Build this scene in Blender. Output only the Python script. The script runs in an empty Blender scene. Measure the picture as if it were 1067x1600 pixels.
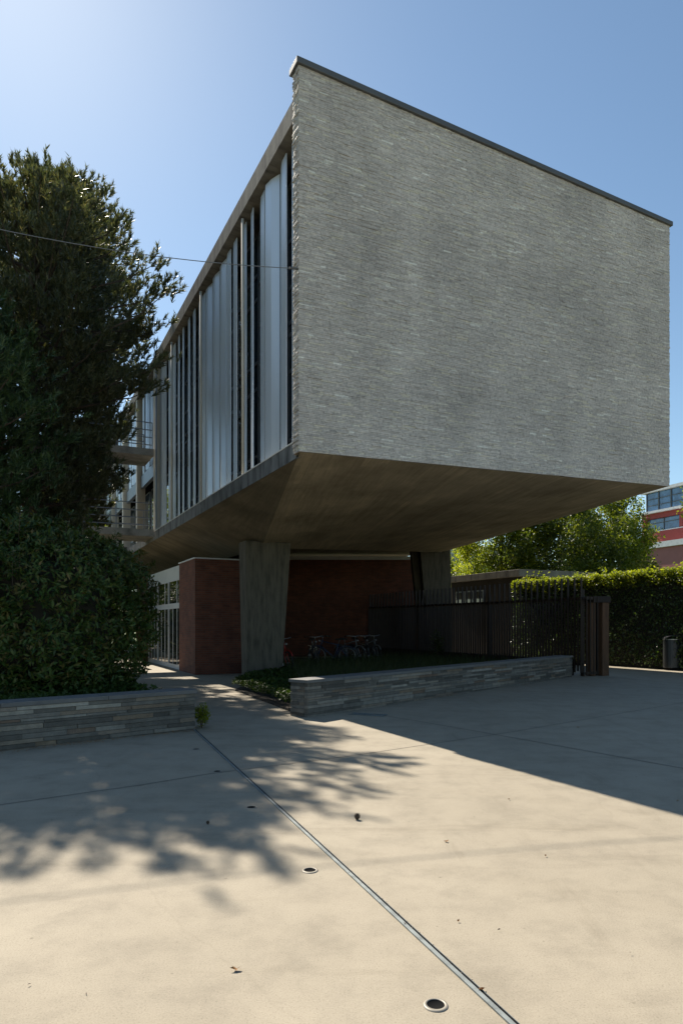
import bpy, bmesh, math, random
import numpy as np
from mathutils import Vector, Matrix
R = math.radians
random.seed(7)
rng = np.random.default_rng(11)
scene = bpy.context.scene
COL = scene.collection

# ------------------------------------------------------------------ camera
EYE = 1.5
FPX, CX, HY = 1067.0, 533.5, 975.0          # focal length and horizon of the photograph, in its pixels
cam = bpy.data.cameras.new("camera")
cam.sensor_fit = 'VERTICAL'; cam.sensor_height = 36.0; cam.sensor_width = 24.0
cam.lens = 36.0 * FPX / 1600.0
cam.shift_y = (HY - 800.0) / 1600.0
cam.clip_start = 0.05; cam.clip_end = 3000
camo = bpy.data.objects.new("camera", cam); COL.objects.link(camo)
camo.location = (0, 0, EYE); camo.rotation_euler = (R(90), 0, 0)
scene.camera = camo

# ------------------------------------------------------------------ light
SUN_AZ, SUN_EL = R(-27.8), R(44.3)          # azimuth from +Y, negative to the left
world = bpy.data.worlds.new("World"); scene.world = world; world.use_nodes = True
wn = world.node_tree.nodes; wl = world.node_tree.links
sky = wn.new('ShaderNodeTexSky'); sky.sky_type = 'NISHITA'; sky.sun_disc = False
sky.sun_elevation = SUN_EL; sky.sun_rotation = SUN_AZ
sky.altitude = 300; sky.air_density = 1.0; sky.dust_density = 0.3; sky.ozone_density = 1.2
bg = wn['Background']; bg.inputs['Strength'].default_value = 0.083
tint = wn.new('ShaderNodeMix'); tint.data_type = 'RGBA'; tint.blend_type = 'MULTIPLY'; tint.inputs[0].default_value = 1.0
tint.inputs[7].default_value = (0.92, 0.99, 0.95, 1)      # a little less violet than the bare sky model
wl.new(sky.outputs['Color'], tint.inputs[6]); wl.new(tint.outputs[2], bg.inputs['Color'])
sun = bpy.data.lights.new("sun", 'SUN'); sun.energy = 5.0; sun.angle = R(0.53); sun.color = (1.0, 0.91, 0.78)
suno = bpy.data.objects.new("sun", sun); COL.objects.link(suno)
sd = Vector((math.sin(SUN_AZ) * math.cos(SUN_EL), math.cos(SUN_AZ) * math.cos(SUN_EL), math.sin(SUN_EL)))
suno.rotation_euler = sd.to_track_quat('Z', 'Y').to_euler()
suno.location = sd * 60
vs = scene.view_settings
vs.view_transform = 'Standard'; vs.look = 'None'; vs.gamma = 1.0; vs.use_curve_mapping = False
vs.exposure = 0.82
scene.cycles.max_bounces = 8; scene.cycles.diffuse_bounces = 4; scene.cycles.transmission_bounces = 4
scene.cycles.transparent_max_bounces = 6; scene.cycles.caustics_reflective = False; scene.cycles.caustics_refractive = False

# ------------------------------------------------------------------ helpers
def gp(px, py, z=0.0):
    """ground point (height z) seen at photo pixel px, py"""
    Y = FPX * (EYE - z) / (py - HY)
    return Vector(((px - CX) / FPX * Y, Y, z))

def link(o, parent=None):
    COL.objects.link(o)
    if parent is not None: o.parent = parent
    return o

def tag(o, label=None, cat=None, group=None, kind=None):
    if label: o['label'] = label
    if cat: o['category'] = cat
    if group: o['group'] = group
    if kind: o['kind'] = kind
    return o

def empty(name, loc=(0, 0, 0), rz=0.0):
    o = bpy.data.objects.new(name, None); o.empty_display_size = 0.2
    o.location = loc; o.rotation_euler = (0, 0, rz); return link(o)

def copy_tree(o, parent=None):
    c = o.copy(); COL.objects.link(c); c.parent = parent
    for ch in list(o.children): copy_tree(ch, c)
    return c

class MB:
    def __init__(s): s.v = []; s.f = []
    def poly(s, pts):
        i = len(s.v); s.v += [tuple(p) for p in pts]; s.f.append(tuple(range(i, i + len(pts)))); return s
    def hexa(s, b, t):
        """b, t: four bottom and four top points, counter-clockwise from above"""
        i = len(s.v); s.v += [tuple(p) for p in b] + [tuple(p) for p in t]
        s.f += [(i+3, i+2, i+1, i), (i+4, i+5, i+6, i+7)]
        for k in range(4):
            j = (k + 1) % 4; s.f.append((i+k, i+j, i+4+j, i+4+k))
        return s
    def box(s, x0, x1, y0, y1, z0, z1):
        return s.hexa([(x0,y0,z0),(x1,y0,z0),(x1,y1,z0),(x0,y1,z0)], [(x0,y0,z1),(x1,y0,z1),(x1,y1,z1),(x0,y1,z1)])
    def prism(s, pts, z0, z1):
        n = len(pts); i = len(s.v)
        z0s = z0 if hasattr(z0, '__len__') else [z0]*n
        z1s = z1 if hasattr(z1, '__len__') else [z1]*n
        s.v += [(p[0], p[1], z) for p, z in zip(pts, z0s)] + [(p[0], p[1], z) for p, z in zip(pts, z1s)]
        s.f += [tuple(range(i+n-1, i-1, -1)), tuple(range(i+n, i+2*n))]
        for k in range(n):
            j = (k+1) % n; s.f.append((i+k, i+j, i+n+j, i+n+k))
        return s
    def tube(s, pts, r, n=8, caps=True):
        pts = [Vector(p) for p in pts]
        rs = r if hasattr(r, '__len__') else [r]*len(pts)
        base = len(s.v); up = Vector((0,0,1)); prev = None
        for k, p in enumerate(pts):
            if k == 0: t = pts[1]-p
            elif k == len(pts)-1: t = p-pts[k-1]
            else: t = (pts[k+1]-p).normalized() + (p-pts[k-1]).normalized()
            t.normalize()
            if prev is None:
                a = t.cross(up)
                if a.length < 1e-3: a = t.cross(Vector((1,0,0)))
            else:
                a = prev - t*prev.dot(t)
                if a.length < 1e-4: a = t.orthogonal()
            a.normalize(); prev = a; b = t.cross(a)
            for q in range(n):
                an = 2*math.pi*q/n
                s.v.append(tuple(p + (a*math.cos(an) + b*math.sin(an))*rs[k]))
        for k in range(len(pts)-1):
            for q in range(n):
                q2 = (q+1) % n; o = base+k*n
                s.f.append((o+q, o+q2, o+n+q2, o+n+q))
        if caps:
            s.f.append(tuple(range(base+n-1, base-1, -1))); e = base+(len(pts)-1)*n
            s.f.append(tuple(range(e, e+n)))
        return s
    def torus(s, c, axis, R0, r, n=28, m=8):
        axis = Vector(axis).normalized(); a = axis.orthogonal().normalized(); b = axis.cross(a); c = Vector(c)
        base = len(s.v)
        for k in range(n):
            an = 2*math.pi*k/n; d = a*math.cos(an)+b*math.sin(an)
            for q in range(m):
                bn = 2*math.pi*q/m
                s.v.append(tuple(c + d*(R0+r*math.cos(bn)) + axis*(r*math.sin(bn))))
        for k in range(n):
            for q in range(m):
                k2 = (k+1) % n; q2 = (q+1) % m
                s.f.append((base+k*m+q, base+k2*m+q, base+k2*m+q2, base+k*m+q2))
        return s
    def lathe(s, prof, n=24, c=(0,0,0)):
        base = len(s.v)
        for (r, z) in prof:
            for q in range(n):
                an = 2*math.pi*q/n
                s.v.append((c[0]+r*math.cos(an), c[1]+r*math.sin(an), c[2]+z))
        for k in range(len(prof)-1):
            for q in range(n):
                q2 = (q+1) % n; o = base+k*n
                s.f.append((o+q, o+q2, o+n+q2, o+n+q))
        return s
    def build(s, name, mat, parent=None, smooth=False, bevel=0.0, uv=True):
        me = bpy.data.meshes.new(name)
        me.from_pydata(s.v, [], s.f); me.update()
        if uv: box_uv(me)
        me.materials.append(mat)
        if smooth: me.shade_smooth()
        o = bpy.data.objects.new(name, me); link(o, parent)
        if bevel:
            b = o.modifiers.new('bevel', 'BEVEL'); b.width = bevel; b.segments = 2; b.limit_method = 'ANGLE'
        return o

def box_uv(me):
    n = len(me.polygons)
    if n == 0: return
    nl = len(me.loops)
    co = np.empty(len(me.vertices)*3); me.vertices.foreach_get('co', co); co = co.reshape(-1, 3)
    lv = np.empty(nl, dtype=np.int32); me.loops.foreach_get('vertex_index', lv)
    nr = np.empty(n*3); me.polygons.foreach_get('normal', nr); nr = np.abs(nr.reshape(-1, 3))
    lt = np.empty(n, dtype=np.int32); me.polygons.foreach_get('loop_total', lt)
    ax = np.repeat(np.argmax(nr, axis=1), lt); c = co[lv]
    uv = np.where((ax == 2)[:, None], c[:, [0, 1]], np.where((ax == 1)[:, None], c[:, [0, 2]], c[:, [1, 2]]))
    l = me.uv_layers.new(name='UVMap'); l.data.foreach_set('uv', uv.astype(np.float32).ravel())

def raw_mesh(name, verts, faces, mat, parent=None):
    """verts (N,3), faces (M,k) numpy, k equal for all"""
    me = bpy.data.meshes.new(name); M, k = faces.shape
    me.vertices.add(len(verts)); me.vertices.foreach_set('co', verts.astype(np.float32).ravel())
    me.loops.add(M*k); me.loops.foreach_set('vertex_index', faces.astype(np.int32).ravel())
    me.polygons.add(M); me.polygons.foreach_set('loop_start', np.arange(0, M*k, k, dtype=np.int32))
    me.update(calc_edges=True); me.materials.append(mat)
    return link(bpy.data.objects.new(name, me), parent)

def nz(a): return a/np.maximum(np.linalg.norm(a, axis=1, keepdims=True), 1e-9)

def leaf_arrays(pos, d, n, L, W, fold=0.18, droop=0.12):
    d = nz(d); s = nz(np.cross(d, n)); n = np.cross(s, d)
    L = L[:, None]; W = W[:, None]
    m = pos + d*L*0.48
    v = np.stack([pos, m + s*W*0.5 + n*W*fold, pos + d*L - n*L*droop, m - s*W*0.5 + n*W*fold, m], axis=1)
    N = len(pos); b = np.arange(N)[:, None]*5
    f = np.concatenate([b+np.array([[0,1,4]]), b+np.array([[1,2,4]]), b+np.array([[2,3,4]]), b+np.array([[3,0,4]])], axis=1).reshape(-1, 3)
    return v.reshape(-1, 3), f

def leaves(name, pos, d, n, L, W, mat, parent=None, **k):
    v, f = leaf_arrays(pos, d, n, L, W, **k)
    return raw_mesh(name, v, f, mat, parent)

def rnd_dirs(N): return nz(rng.normal(size=(N, 3)))

# ------------------------------------------------------------------ materials
def newmat(name):
    m = bpy.data.materials.new(name); m.use_nodes = True
    nt = m.node_tree; b = nt.nodes['Principled BSDF']
    return m, nt, nt.nodes, nt.links, b
def N(nodes, t, **kw):
    n = nodes.new(t)
    for k, v in kw.items():
        if k in n.inputs: n.inputs[k].default_value = v
        else: setattr(n, k, v)
    return n
def ramp(nodes, stops, interp='LINEAR'):
    r = nodes.new('ShaderNodeValToRGB'); r.color_ramp.interpolation = interp
    e = r.color_ramp.elements
    while len(e) > 1: e.remove(e[-1])
    e[0].position = stops[0][0]; e[0].color = (*stops[0][1], 1)
    for p, c in stops[1:]:
        x = e.new(p); x.color = (*c, 1)
    return r
def mix(nodes, links, a, b, fac, mode='MIX'):
    m = nodes.new('ShaderNodeMix'); m.data_type = 'RGBA'; m.blend_type = mode
    for sock, v in ((m.inputs[0], fac), (m.inputs[6], a), (m.inputs[7], b)):
        if hasattr(v, 'links') or hasattr(v, 'node'): links.new(v, sock)
        elif isinstance(v, tuple): sock.default_value = (*v, 1)
        else: sock.default_value = v
    return m.outputs[2]
def coords(nodes, links, which='Object', scale=(1,1,1), rot=(0,0,0)):
    t = nodes.new('ShaderNodeTexCoord'); mp = nodes.new('ShaderNodeMapping')
    mp.inputs['Scale'].default_value = scale; mp.inputs['Rotation'].default_value = rot
    links.new(t.outputs[which], mp.inputs['Vector']); return mp.outputs['Vector']
def noise(nodes, links, vec, scale, detail=4, rough=0.55):
    n = N(nodes, 'ShaderNodeTexNoise', Scale=scale, Detail=detail, Roughness=rough)
    links.new(vec, n.inputs['Vector']); return n.outputs['Fac']
def bump(nodes, links, b, height, strength=0.3, dist=0.01):
    bp = N(nodes, 'ShaderNodeBump', Strength=strength, Distance=dist)
    links.new(height, bp.inputs['Height']); links.new(bp.outputs['Normal'], b.inputs['Normal']); return bp

def mat_plain(name, col, rough=0.6, metal=0.0, var=0.12, nscale=3.0, bmp=0.0, spec=0.5, streak=None):
    m, nt, ns, ls, b = newmat(name)
    v = coords(ns, ls, 'Object', streak or (1,1,1))
    f = noise(ns, ls, v, nscale, 5, 0.6)
    r = ramp(ns, [(0.25, tuple(c*(1-var*1.6) for c in col)), (0.5, col), (0.78, tuple(min(1, c*(1+var)) for c in col))])
    ls.new(f, r.inputs[0]); ls.new(r.outputs[0], b.inputs['Base Color'])
    b.inputs['Roughness'].default_value = rough; b.inputs['Metallic'].default_value = metal
    b.inputs['Specular IOR Level'].default_value = spec
    if bmp: bump(ns, ls, b, noise(ns, ls, coords(ns, ls), nscale*12, 4), bmp, 0.01)
    return m

def mat_stone(name, stops, nscale=14.0, rough=0.8, bmp=0.6, big=0.25, spec=0.3):
    m, nt, ns, ls, b = newmat(name)
    g = ns.new('ShaderNodeNewGeometry'); v = coords(ns, ls)
    r = ramp(ns, stops); ls.new(g.outputs['Random Per Island'], r.inputs[0])
    f = noise(ns, ls, v, nscale, 6, 0.65)
    r2 = ramp(ns, [(0.3, (0.62,0.62,0.62)), (0.7, (1.2,1.2,1.18))]); ls.new(f, r2.inputs[0])
    c = mix(ns, ls, r.outputs[0], r2.outputs[0], 0.8, 'MULTIPLY')
    f2 = noise(ns, ls, v, 0.55, 5, 0.6)
    r3 = ramp(ns, [(0.3, (1-big,1-big,1-big)), (0.7, (1+big*.5,1+big*.5,1+big*.45))]); ls.new(f2, r3.inputs[0])
    c = mix(ns, ls, c, r3.outputs[0], 1.0, 'MULTIPLY')
    ls.new(c, b.inputs['Base Color']); b.inputs['Roughness'].default_value = rough
    b.inputs['Specular IOR Level'].default_value = spec
    bump(ns, ls, b, noise(ns, ls, v, nscale*3.0, 5, 0.7), bmp, 0.02)
    return m

def mat_leaf(name, cols, trans=0.35, rough=0.45, spec=0.4, tcol=None):
    m, nt, ns, ls, b = newmat(name)
    g = ns.new('ShaderNodeNewGeometry')
    r = ramp(ns, [(i/(len(cols)-1), c) for i, c in enumerate(cols)]); ls.new(g.outputs['Random Per Island'], r.inputs[0])
    v = coords(ns, ls); f = noise(ns, ls, v, 0.9, 3)
    r2 = ramp(ns, [(0.3, (0.65,0.7,0.65)), (0.7, (1.25,1.2,1.1))]); ls.new(f, r2.inputs[0])
    c = mix(ns, ls, r.outputs[0], r2.outputs[0], 0.9, 'MULTIPLY')
    ls.new(c, b.inputs['Base Color']); b.inputs['Roughness'].default_value = rough
    b.inputs['Specular IOR Level'].default_value = spec
    if trans > 0:
        t = ns.new('ShaderNodeBsdfTranslucent')
        tc = mix(ns, ls, c, tcol or (1.9, 2.0, 0.7), 1.0, 'MULTIPLY'); ls.new(tc, t.inputs['Color'])
        ms = ns.new('ShaderNodeMixShader'); ms.inputs[0].default_value = trans
        ls.new(b.outputs[0], ms.inputs[1]); ls.new(t.outputs[0], ms.inputs[2])
        ls.new(ms.outputs[0], ns['Material Output'].inputs['Surface'])
    return m

def mat_brick(name, c1, c2, mortar, scale=1.0, bw=0.25, rh=0.065, ms=0.008):
    m, nt, ns, ls, b = newmat(name)
    v = coords(ns, ls, 'UV')
    t = N(ns, 'ShaderNodeTexBrick', Scale=scale); t.offset = 0.5
    t.inputs['Color1'].default_value = (*c1, 1); t.inputs['Color2'].default_value = (*c2, 1); t.inputs['Mortar'].default_value = (*mortar, 1)
    t.inputs['Brick Width'].default_value = bw; t.inputs['Row Height'].default_value = rh
    t.inputs['Mortar Size'].default_value = ms; t.inputs['Mortar Smooth'].default_value = 0.2
    ls.new(v, t.inputs['Vector'])
    f = noise(ns, ls, coords(ns, ls), 3.0, 5)
    r = ramp(ns, [(0.3, (0.7,0.7,0.7)), (0.7, (1.15,1.12,1.1))]); ls.new(f, r.inputs[0])
    c = mix(ns, ls, t.outputs['Color'], r.outputs[0], 1.0, 'MULTIPLY')
    ls.new(c, b.inputs['Base Color']); b.inputs['Roughness'].default_value = 0.85
    inv = N(ns, 'ShaderNodeMath', operation='SUBTRACT'); inv.inputs[0].default_value = 1.0; ls.new(t.outputs['Fac'], inv.inputs[1])
    bump(ns, ls, b, inv.outputs[0], 0.6, 0.006)
    return m

def mat_board_concrete(name, base, boards='u', bw=0.11, strength=0.5):
    """board-marked concrete: planks run along one UV axis"""
    m, nt, ns, ls, b = newmat(name)
    t = ns.new('ShaderNodeTexCoord'); sp = ns.new('ShaderNodeSeparateXYZ'); ls.new(t.outputs['UV'], sp.inputs[0])
    a, l = (sp.outputs[0], sp.outputs[1]) if boards == 'u' else (sp.outputs[1], sp.outputs[0])
    dv = N(ns, 'ShaderNodeMath', operation='DIVIDE'); ls.new(a, dv.inputs[0]); dv.inputs[1].default_value = bw
    fl = N(ns, 'ShaderNodeMath', operation='FLOOR'); ls.new(dv.outputs[0], fl.inputs[0])
    wn1 = ns.new('ShaderNodeTexWhiteNoise'); wn1.noise_dimensions = '1D'; ls.new(fl.outputs[0], wn1.inputs['W'])
    # plank ends: shift along by plank, floor
    sh = N(ns, 'ShaderNodeMath', operation='MULTIPLY_ADD'); ls.new(wn1.outputs['Value'], sh.inputs[0]); sh.inputs[1].default_value = 3.0; ls.new(l, sh.inputs[2])
    d2 = N(ns, 'ShaderNodeMath', operation='DIVIDE'); ls.new(sh.outputs[0], d2.inputs[0]); d2.inputs[1].default_value = 2.6
    f2 = N(ns, 'ShaderNodeMath', operation='FLOOR'); ls.new(d2.outputs[0], f2.inputs[0])
    cb = ns.new('ShaderNodeCombineXYZ'); ls.new(fl.outputs[0], cb.inputs[0]); ls.new(f2.outputs[0], cb.inputs[1])
    wn2 = ns.new('ShaderNodeTexWhiteNoise'); wn2.noise_dimensions = '2D'; ls.new(cb.outputs[0], wn2.inputs['Vector'])
    r = ramp(ns, [(0.0, (0.88,0.875,0.87)), (0.6, (0.99,0.99,0.99)), (0.9, (1.05,1.05,1.04)), (1.0, (1.16,1.15,1.12))]); ls.new(wn2.outputs['Value'], r.inputs[0])
    # streaks along the grain
    cb2 = ns.new('ShaderNodeCombineXYZ'); ls.new(a, cb2.inputs[0])
    ml = N(ns, 'ShaderNodeMath', operation='MULTIPLY'); ls.new(l, ml.inputs[0]); ml.inputs[1].default_value = 0.06; ls.new(ml.outputs[0], cb2.inputs[1])
    g = noise(ns, ls, cb2.outputs[0], 17.0, 6, 0.72)
    r2 = ramp(ns, [(0.3, (0.66,0.655,0.64)), (0.55, (0.96,0.96,0.96)), (0.66, (1.06,1.05,1.03)), (0.76, (1.45,1.42,1.34))]); ls.new(g, r2.inputs[0])
    c = mix(ns, ls, base, r.outputs[0], strength, 'MULTIPLY'); c = mix(ns, ls, c, r2.outputs[0], 0.85, 'MULTIPLY')
    g3 = noise(ns, ls, cb2.outputs[0], 47.0, 4, 0.7)      # broken pale grain scratches, only in patches
    pt = noise(ns, ls, coords(ns, ls), 0.55, 4, 0.6)
    ra_ = ramp(ns, [(0.60, (0,0,0)), (0.66, (1,1,1))]); ls.new(g3, ra_.inputs[0])
    rb2 = ramp(ns, [(0.48, (0,0,0)), (0.62, (0.55,0.55,0.55))]); ls.new(pt, rb2.inputs[0])
    fm = mix(ns, ls, ra_.outputs[0], rb2.outputs[0], 1.0, 'MULTIPLY')
    c = mix(ns, ls, c, (0.62,0.56,0.45), fm)
    f3 = noise(ns, ls, coords(ns, ls), 0.8, 5, 0.6)
    r3 = ramp(ns, [(0.3, (0.62,0.62,0.61)), (0.7, (1.12,1.12,1.12))]); ls.new(f3, r3.inputs[0])
    c = mix(ns, ls, c, r3.outputs[0], 1.0, 'MULTIPLY')
    ls.new(c, b.inputs['Base Color']); b.inputs['Roughness'].default_value = 0.8; b.inputs['Specular IOR Level'].default_value = 0.25
    bump(ns, ls, b, g, 0.4, 0.006)
    return m

def mat_paving(name):
    m, nt, ns, ls, b = newmat(name)
    v = coords(ns, ls)
    f = noise(ns, ls, v, 0.35, 6, 0.6)
    r = ramp(ns, [(0.25, (0.282,0.247,0.188)), (0.5, (0.328,0.287,0.220)), (0.75, (0.36,0.317,0.245))]); ls.new(f, r.inputs[0])
    def mul(c, fac, stops, amt): 
        q = ramp(ns, stops); ls.new(fac, q.inputs[0]); return mix(ns, ls, c, q.outputs[0], amt, 'MULTIPLY')
    c = mul(r.outputs[0], noise(ns, ls, v, 2.6, 8, 0.72), [(0.30,(0.80,0.80,0.80)), (0.52,(1,1,1)), (0.75,(1.10,1.10,1.10))], 1.0)
    h = noise(ns, ls, v, 120, 3, 0.75)
    c = mul(c, h, [(0.30,(0.60,0.58,0.55)), (0.44,(0.96,0.96,0.95)), (0.6,(1.05,1.05,1.05)), (0.72,(1.25,1.25,1.25))], 0.85)
    # long swirling trowel marks and scuffs
    c = mul(c, noise(ns, ls, coords(ns, ls, 'Object', (0.35,2.2,1), (0,0,R(22))), 0.9, 8, 0.68), [(0.30,(0.76,0.75,0.73)), (0.44,(1,1,1))], 0.7)
    c = mul(c, noise(ns, ls, coords(ns, ls, 'Object', (2.4,0.25,1), (0,0,R(-38))), 1.1, 8, 0.7), [(0.30,(0.84,0.83,0.81)), (0.42,(1,1,1)), (0.68,(1,1,1)), (0.78,(1.07,1.07,1.07))], 0.8)
    # tyre arcs: distorted rings
    wv = N(ns, 'ShaderNodeTexWave', Scale=0.16, Distortion=2.2, Detail=3.0); wv.wave_type = 'RINGS'; wv.inputs['Detail Scale'].default_value = 0.6
    ls.new(coords(ns, ls, 'Object', (1,1,1), (0,0,0.4)), wv.inputs['Vector'])
    c = mul(c, wv.outputs['Fac'], [(0.0,(0.86,0.85,0.83)), (0.05,(0.98,0.98,0.98)), (0.12,(1,1,1))], 0.22)
    # drips, pits and specks of dirt
    for sc, r0, r1, amt in ((7.0, 0.035, 0.06, 0.6), (2.3, 0.018, 0.03, 0.8), (26.0, 0.05, 0.12, 0.35)):
        vo = N(ns, 'ShaderNodeTexVoronoi', Scale=sc); ls.new(v, vo.inputs['Vector'])
        c = mul(c, vo.outputs['Distance'], [(0.0,(0.35,0.32,0.28)), (r0,(0.75,0.74,0.72)), (r1,(1,1,1))], amt)
    # hairline cracks
    ve = N(ns, 'ShaderNodeTexVoronoi', Scale=0.33); ve.feature = 'DISTANCE_TO_EDGE'
    nd = ns.new('ShaderNodeTexNoise'); nd.inputs['Scale'].default_value = 1.6; nd.inputs['Detail'].default_value = 6; ls.new(v, nd.inputs['Vector'])
    vv = mix(ns, ls, v, nd.outputs['Color'], 0.35, 'ADD'); ls.new(vv, ve.inputs['Vector'])
    c = mul(c, ve.outputs['Distance'], [(0.0,(0.72,0.71,0.69)), (0.0022,(1,1,1))], 0.2)
    ls.new(c, b.inputs['Base Color']); b.inputs['Roughness'].default_value = 0.78; b.inputs['Specular IOR Level'].default_value = 0.22
    bump(ns, ls, b, h, 0.2, 0.004)
    return m

def mat_glass(name, col=(0.012,0.016,0.02), rough=0.03):
    m, nt, ns, ls, b = newmat(name)
    v = coords(ns, ls); f = noise(ns, ls, v, 1.2, 3)
    r = ramp(ns, [(0.3, tuple(c*0.6 for c in col)), (0.7, tuple(c*1.5 for c in col))]); ls.new(f, r.inputs[0])
    ls.new(r.outputs[0], b.inputs['Base Color'])
    b.inputs['Roughness'].default_value = rough; b.inputs['IOR'].default_value = 1.75
    bump(ns, ls, b, noise(ns, ls, v, 0.9, 2), 0.03, 0.05)
    return m

M = {}
def add_streaks(m, amt):
    nt = m.node_tree; ns, ls = nt.nodes, nt.links; b = ns['Principled BSDF']
    src = b.inputs['Base Color'].links[0].from_socket
    f = noise(ns, ls, coords(ns, ls, 'Object', (1.6,1.6,0.10)), 1.3, 6, 0.65)
    r = ramp(ns, [(0.34, (0.74,0.74,0.73)), (0.5, (1,1,1)), (0.72, (1.06,1.06,1.05))]); ls.new(f, r.inputs[0])
    ls.new(mix(ns, ls, src, r.outputs[0], amt, 'MULTIPLY'), b.inputs['Base Color'])
M['gable'] = mat_stone('split_stone', [(p_, tuple(min(0.85, c_*1.08) for c_ in k_)) for p_, k_ in [(0,(0.45,0.418,0.395)),(0.25,(0.53,0.495,0.468)),(0.6,(0.56,0.522,0.493)),(0.85,(0.60,0.56,0.52)),(0.95,(0.62,0.575,0.475)),(0.985,(0.67,0.655,0.61)),(1,(0.78,0.765,0.72))]], 16, 0.7, 0.55, 0.26)
add_streaks(M['gable'], 0.22)
M['mortar'] = mat_plain('dark_joint', (0.16,0.16,0.15), 0.9)
M['slate'] = mat_stone('grey_slate', [(0,(0.095,0.088,0.078)),(0.25,(0.145,0.136,0.12)),(0.5,(0.19,0.178,0.158)),(0.7,(0.25,0.235,0.208)),(0.8,(0.21,0.16,0.115)),(0.9,(0.32,0.30,0.26)),(0.96,(0.16,0.11,0.08)),(1,(0.37,0.355,0.32))], 9, 0.75, 0.6, 0.3)
M['slatecap'] = mat_plain('slate_cap', (0.14,0.138,0.133), 0.7, 0, 0.2, 5, 0.3)
M['zinc'] = mat_plain('dark_zinc', (0.10,0.105,0.11), 0.55, 0.2, 0.15, 1.5)
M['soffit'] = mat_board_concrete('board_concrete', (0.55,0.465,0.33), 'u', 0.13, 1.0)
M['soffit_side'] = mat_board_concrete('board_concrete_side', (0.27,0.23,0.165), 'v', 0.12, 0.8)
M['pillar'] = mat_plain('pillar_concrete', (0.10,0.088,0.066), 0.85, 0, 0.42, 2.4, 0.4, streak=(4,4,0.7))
M['fascia'] = mat_plain('weathered_concrete', (0.17,0.155,0.13), 0.85, 0, 0.5, 1.6, 0.3, streak=(1,2.5,0.6))
M['fascia_low'] = mat_plain('stained_dappled_concrete', (0.17,0.17,0.168), 0.8, 0, 0.62, 2.2, 0.3, streak=(1,1.5,0.5))  # stains, with the floor edge's sun dapples put into the mottle
M['landing'] = mat_plain('pale_concrete', (0.30,0.29,0.265), 0.8, 0, 0.35, 2.0, 0.3)
M['blade'] = mat_plain('aluminium_blade', (0.61,0.675,0.745), 0.36, 0.3, 0.07, 0.8, streak=(3,3,0.25))  # bluish tint stands for blue sky mirrored in the metal, put into its colour
M['blade_dull'] = mat_plain('dull_blade', (0.44,0.46,0.48), 0.5, 0.2, 0.08, 0.8, streak=(3,3,0.25))
M['beige'] = mat_plain('beige_paint', (0.56,0.53,0.46), 0.7, 0, 0.1, 1.5, streak=(2,2,0.4))
M['white'] = mat_plain('white_paint', (0.62,0.62,0.60), 0.5, 0, 0.06, 2)
M['frame'] = mat_plain('grey_frame', (0.22,0.25,0.29), 0.45, 0.3, 0.1, 2)
M['glass'] = mat_glass('dark_glass', (0.035,0.048,0.06))  # base lifted to bluish grey to stand for sky reflection in the panes
M['doorglass'] = mat_glass('door_glass', (0.02,0.025,0.022), 0.01)
M['brick'] = mat_brick('red_brick', (0.20,0.064,0.035), (0.125,0.041,0.025), (0.12,0.075,0.052), 1.0, 0.25, 0.065, 0.008)
M['roof'] = mat_plain('roof_gravel', (0.2,0.2,0.19), 0.9)
M['paving'] = mat_paving('plaza_concrete')
M['joint'] = mat_plain('joint_filler', (0.045,0.045,0.045), 0.9)
M['steel'] = mat_plain('galvanised_steel', (0.20,0.225,0.225), 0.6, 0.3, 0.3, 14)
M['black'] = mat_plain('black_void', (0.010,0.010,0.010), 0.9, spec=0.05)
M['corten'] = mat_plain('rusted_steel', (0.105,0.054,0.028), 0.75, 0.1, 0.3, 3, streak=(3,3,0.5))
M['fence'] = mat_plain('brown_steel', (0.034,0.022,0.016), 0.6, 0.2, 0.2, 3)
M['timber'] = mat_plain('dark_timber', (0.022,0.015,0.011), 0.8, 0, 0.2, 4)
M['bin'] = mat_plain('dark_bin_metal', (0.035,0.038,0.042), 0.38, 0.5, 0.1, 3)
M['soil'] = mat_plain('soil', (0.05,0.04,0.03), 0.95, 0, 0.3, 4, 0.4)
M['lawn'] = mat_plain('lawn_base', (0.09,0.13,0.03), 0.9, 0, 0.35, 1.5, 0.3)
M['bark'] = mat_plain('bark', (0.075,0.058,0.045), 0.95, 0, 0.4, 6, 0.8, streak=(3,3,0.6))
M['pine'] = mat_leaf('pine_needles', [(0.04,0.056,0.028),(0.062,0.08,0.038),(0.088,0.10,0.05),(0.14,0.135,0.075)], 0.32, 0.40, 0.55, (1.7,1.6,0.85))  # palest stop stands for sunlit shoot tips, put into the needle colour
M['pine2'] = mat_leaf('young_pine_needles', [(0.028,0.058,0.026),(0.042,0.082,0.034),(0.06,0.10,0.04)], 0.2, 0.45, 0.4, (1.6,1.8,0.7))
M['laurel'] = mat_leaf('laurel_leaves', [(0.020,0.045,0.012),(0.032,0.068,0.015),(0.05,0.09,0.018),(0.075,0.10,0.02),(0.11,0.085,0.03)], 0.15, 0.45, 0.28)
M['hedge'] = mat_leaf('hedge_leaves', [(0.035,0.06,0.015),(0.05,0.085,0.018),(0.065,0.10,0.02)], 0.3, 0.3, 0.65)
M['shoots'] = mat_leaf('hedge_shoots', [(0.15,0.19,0.02),(0.21,0.25,0.028),(0.27,0.28,0.035)], 0.55, 0.45, 0.4, (1.7,1.7,0.6))
M['maple'] = mat_leaf('maple_leaves', [(0.06,0.09,0.014),(0.11,0.15,0.02),(0.17,0.20,0.028),(0.23,0.24,0.04)], 0.48, 0.45, 0.4, (1.9,1.9,0.6))
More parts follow.
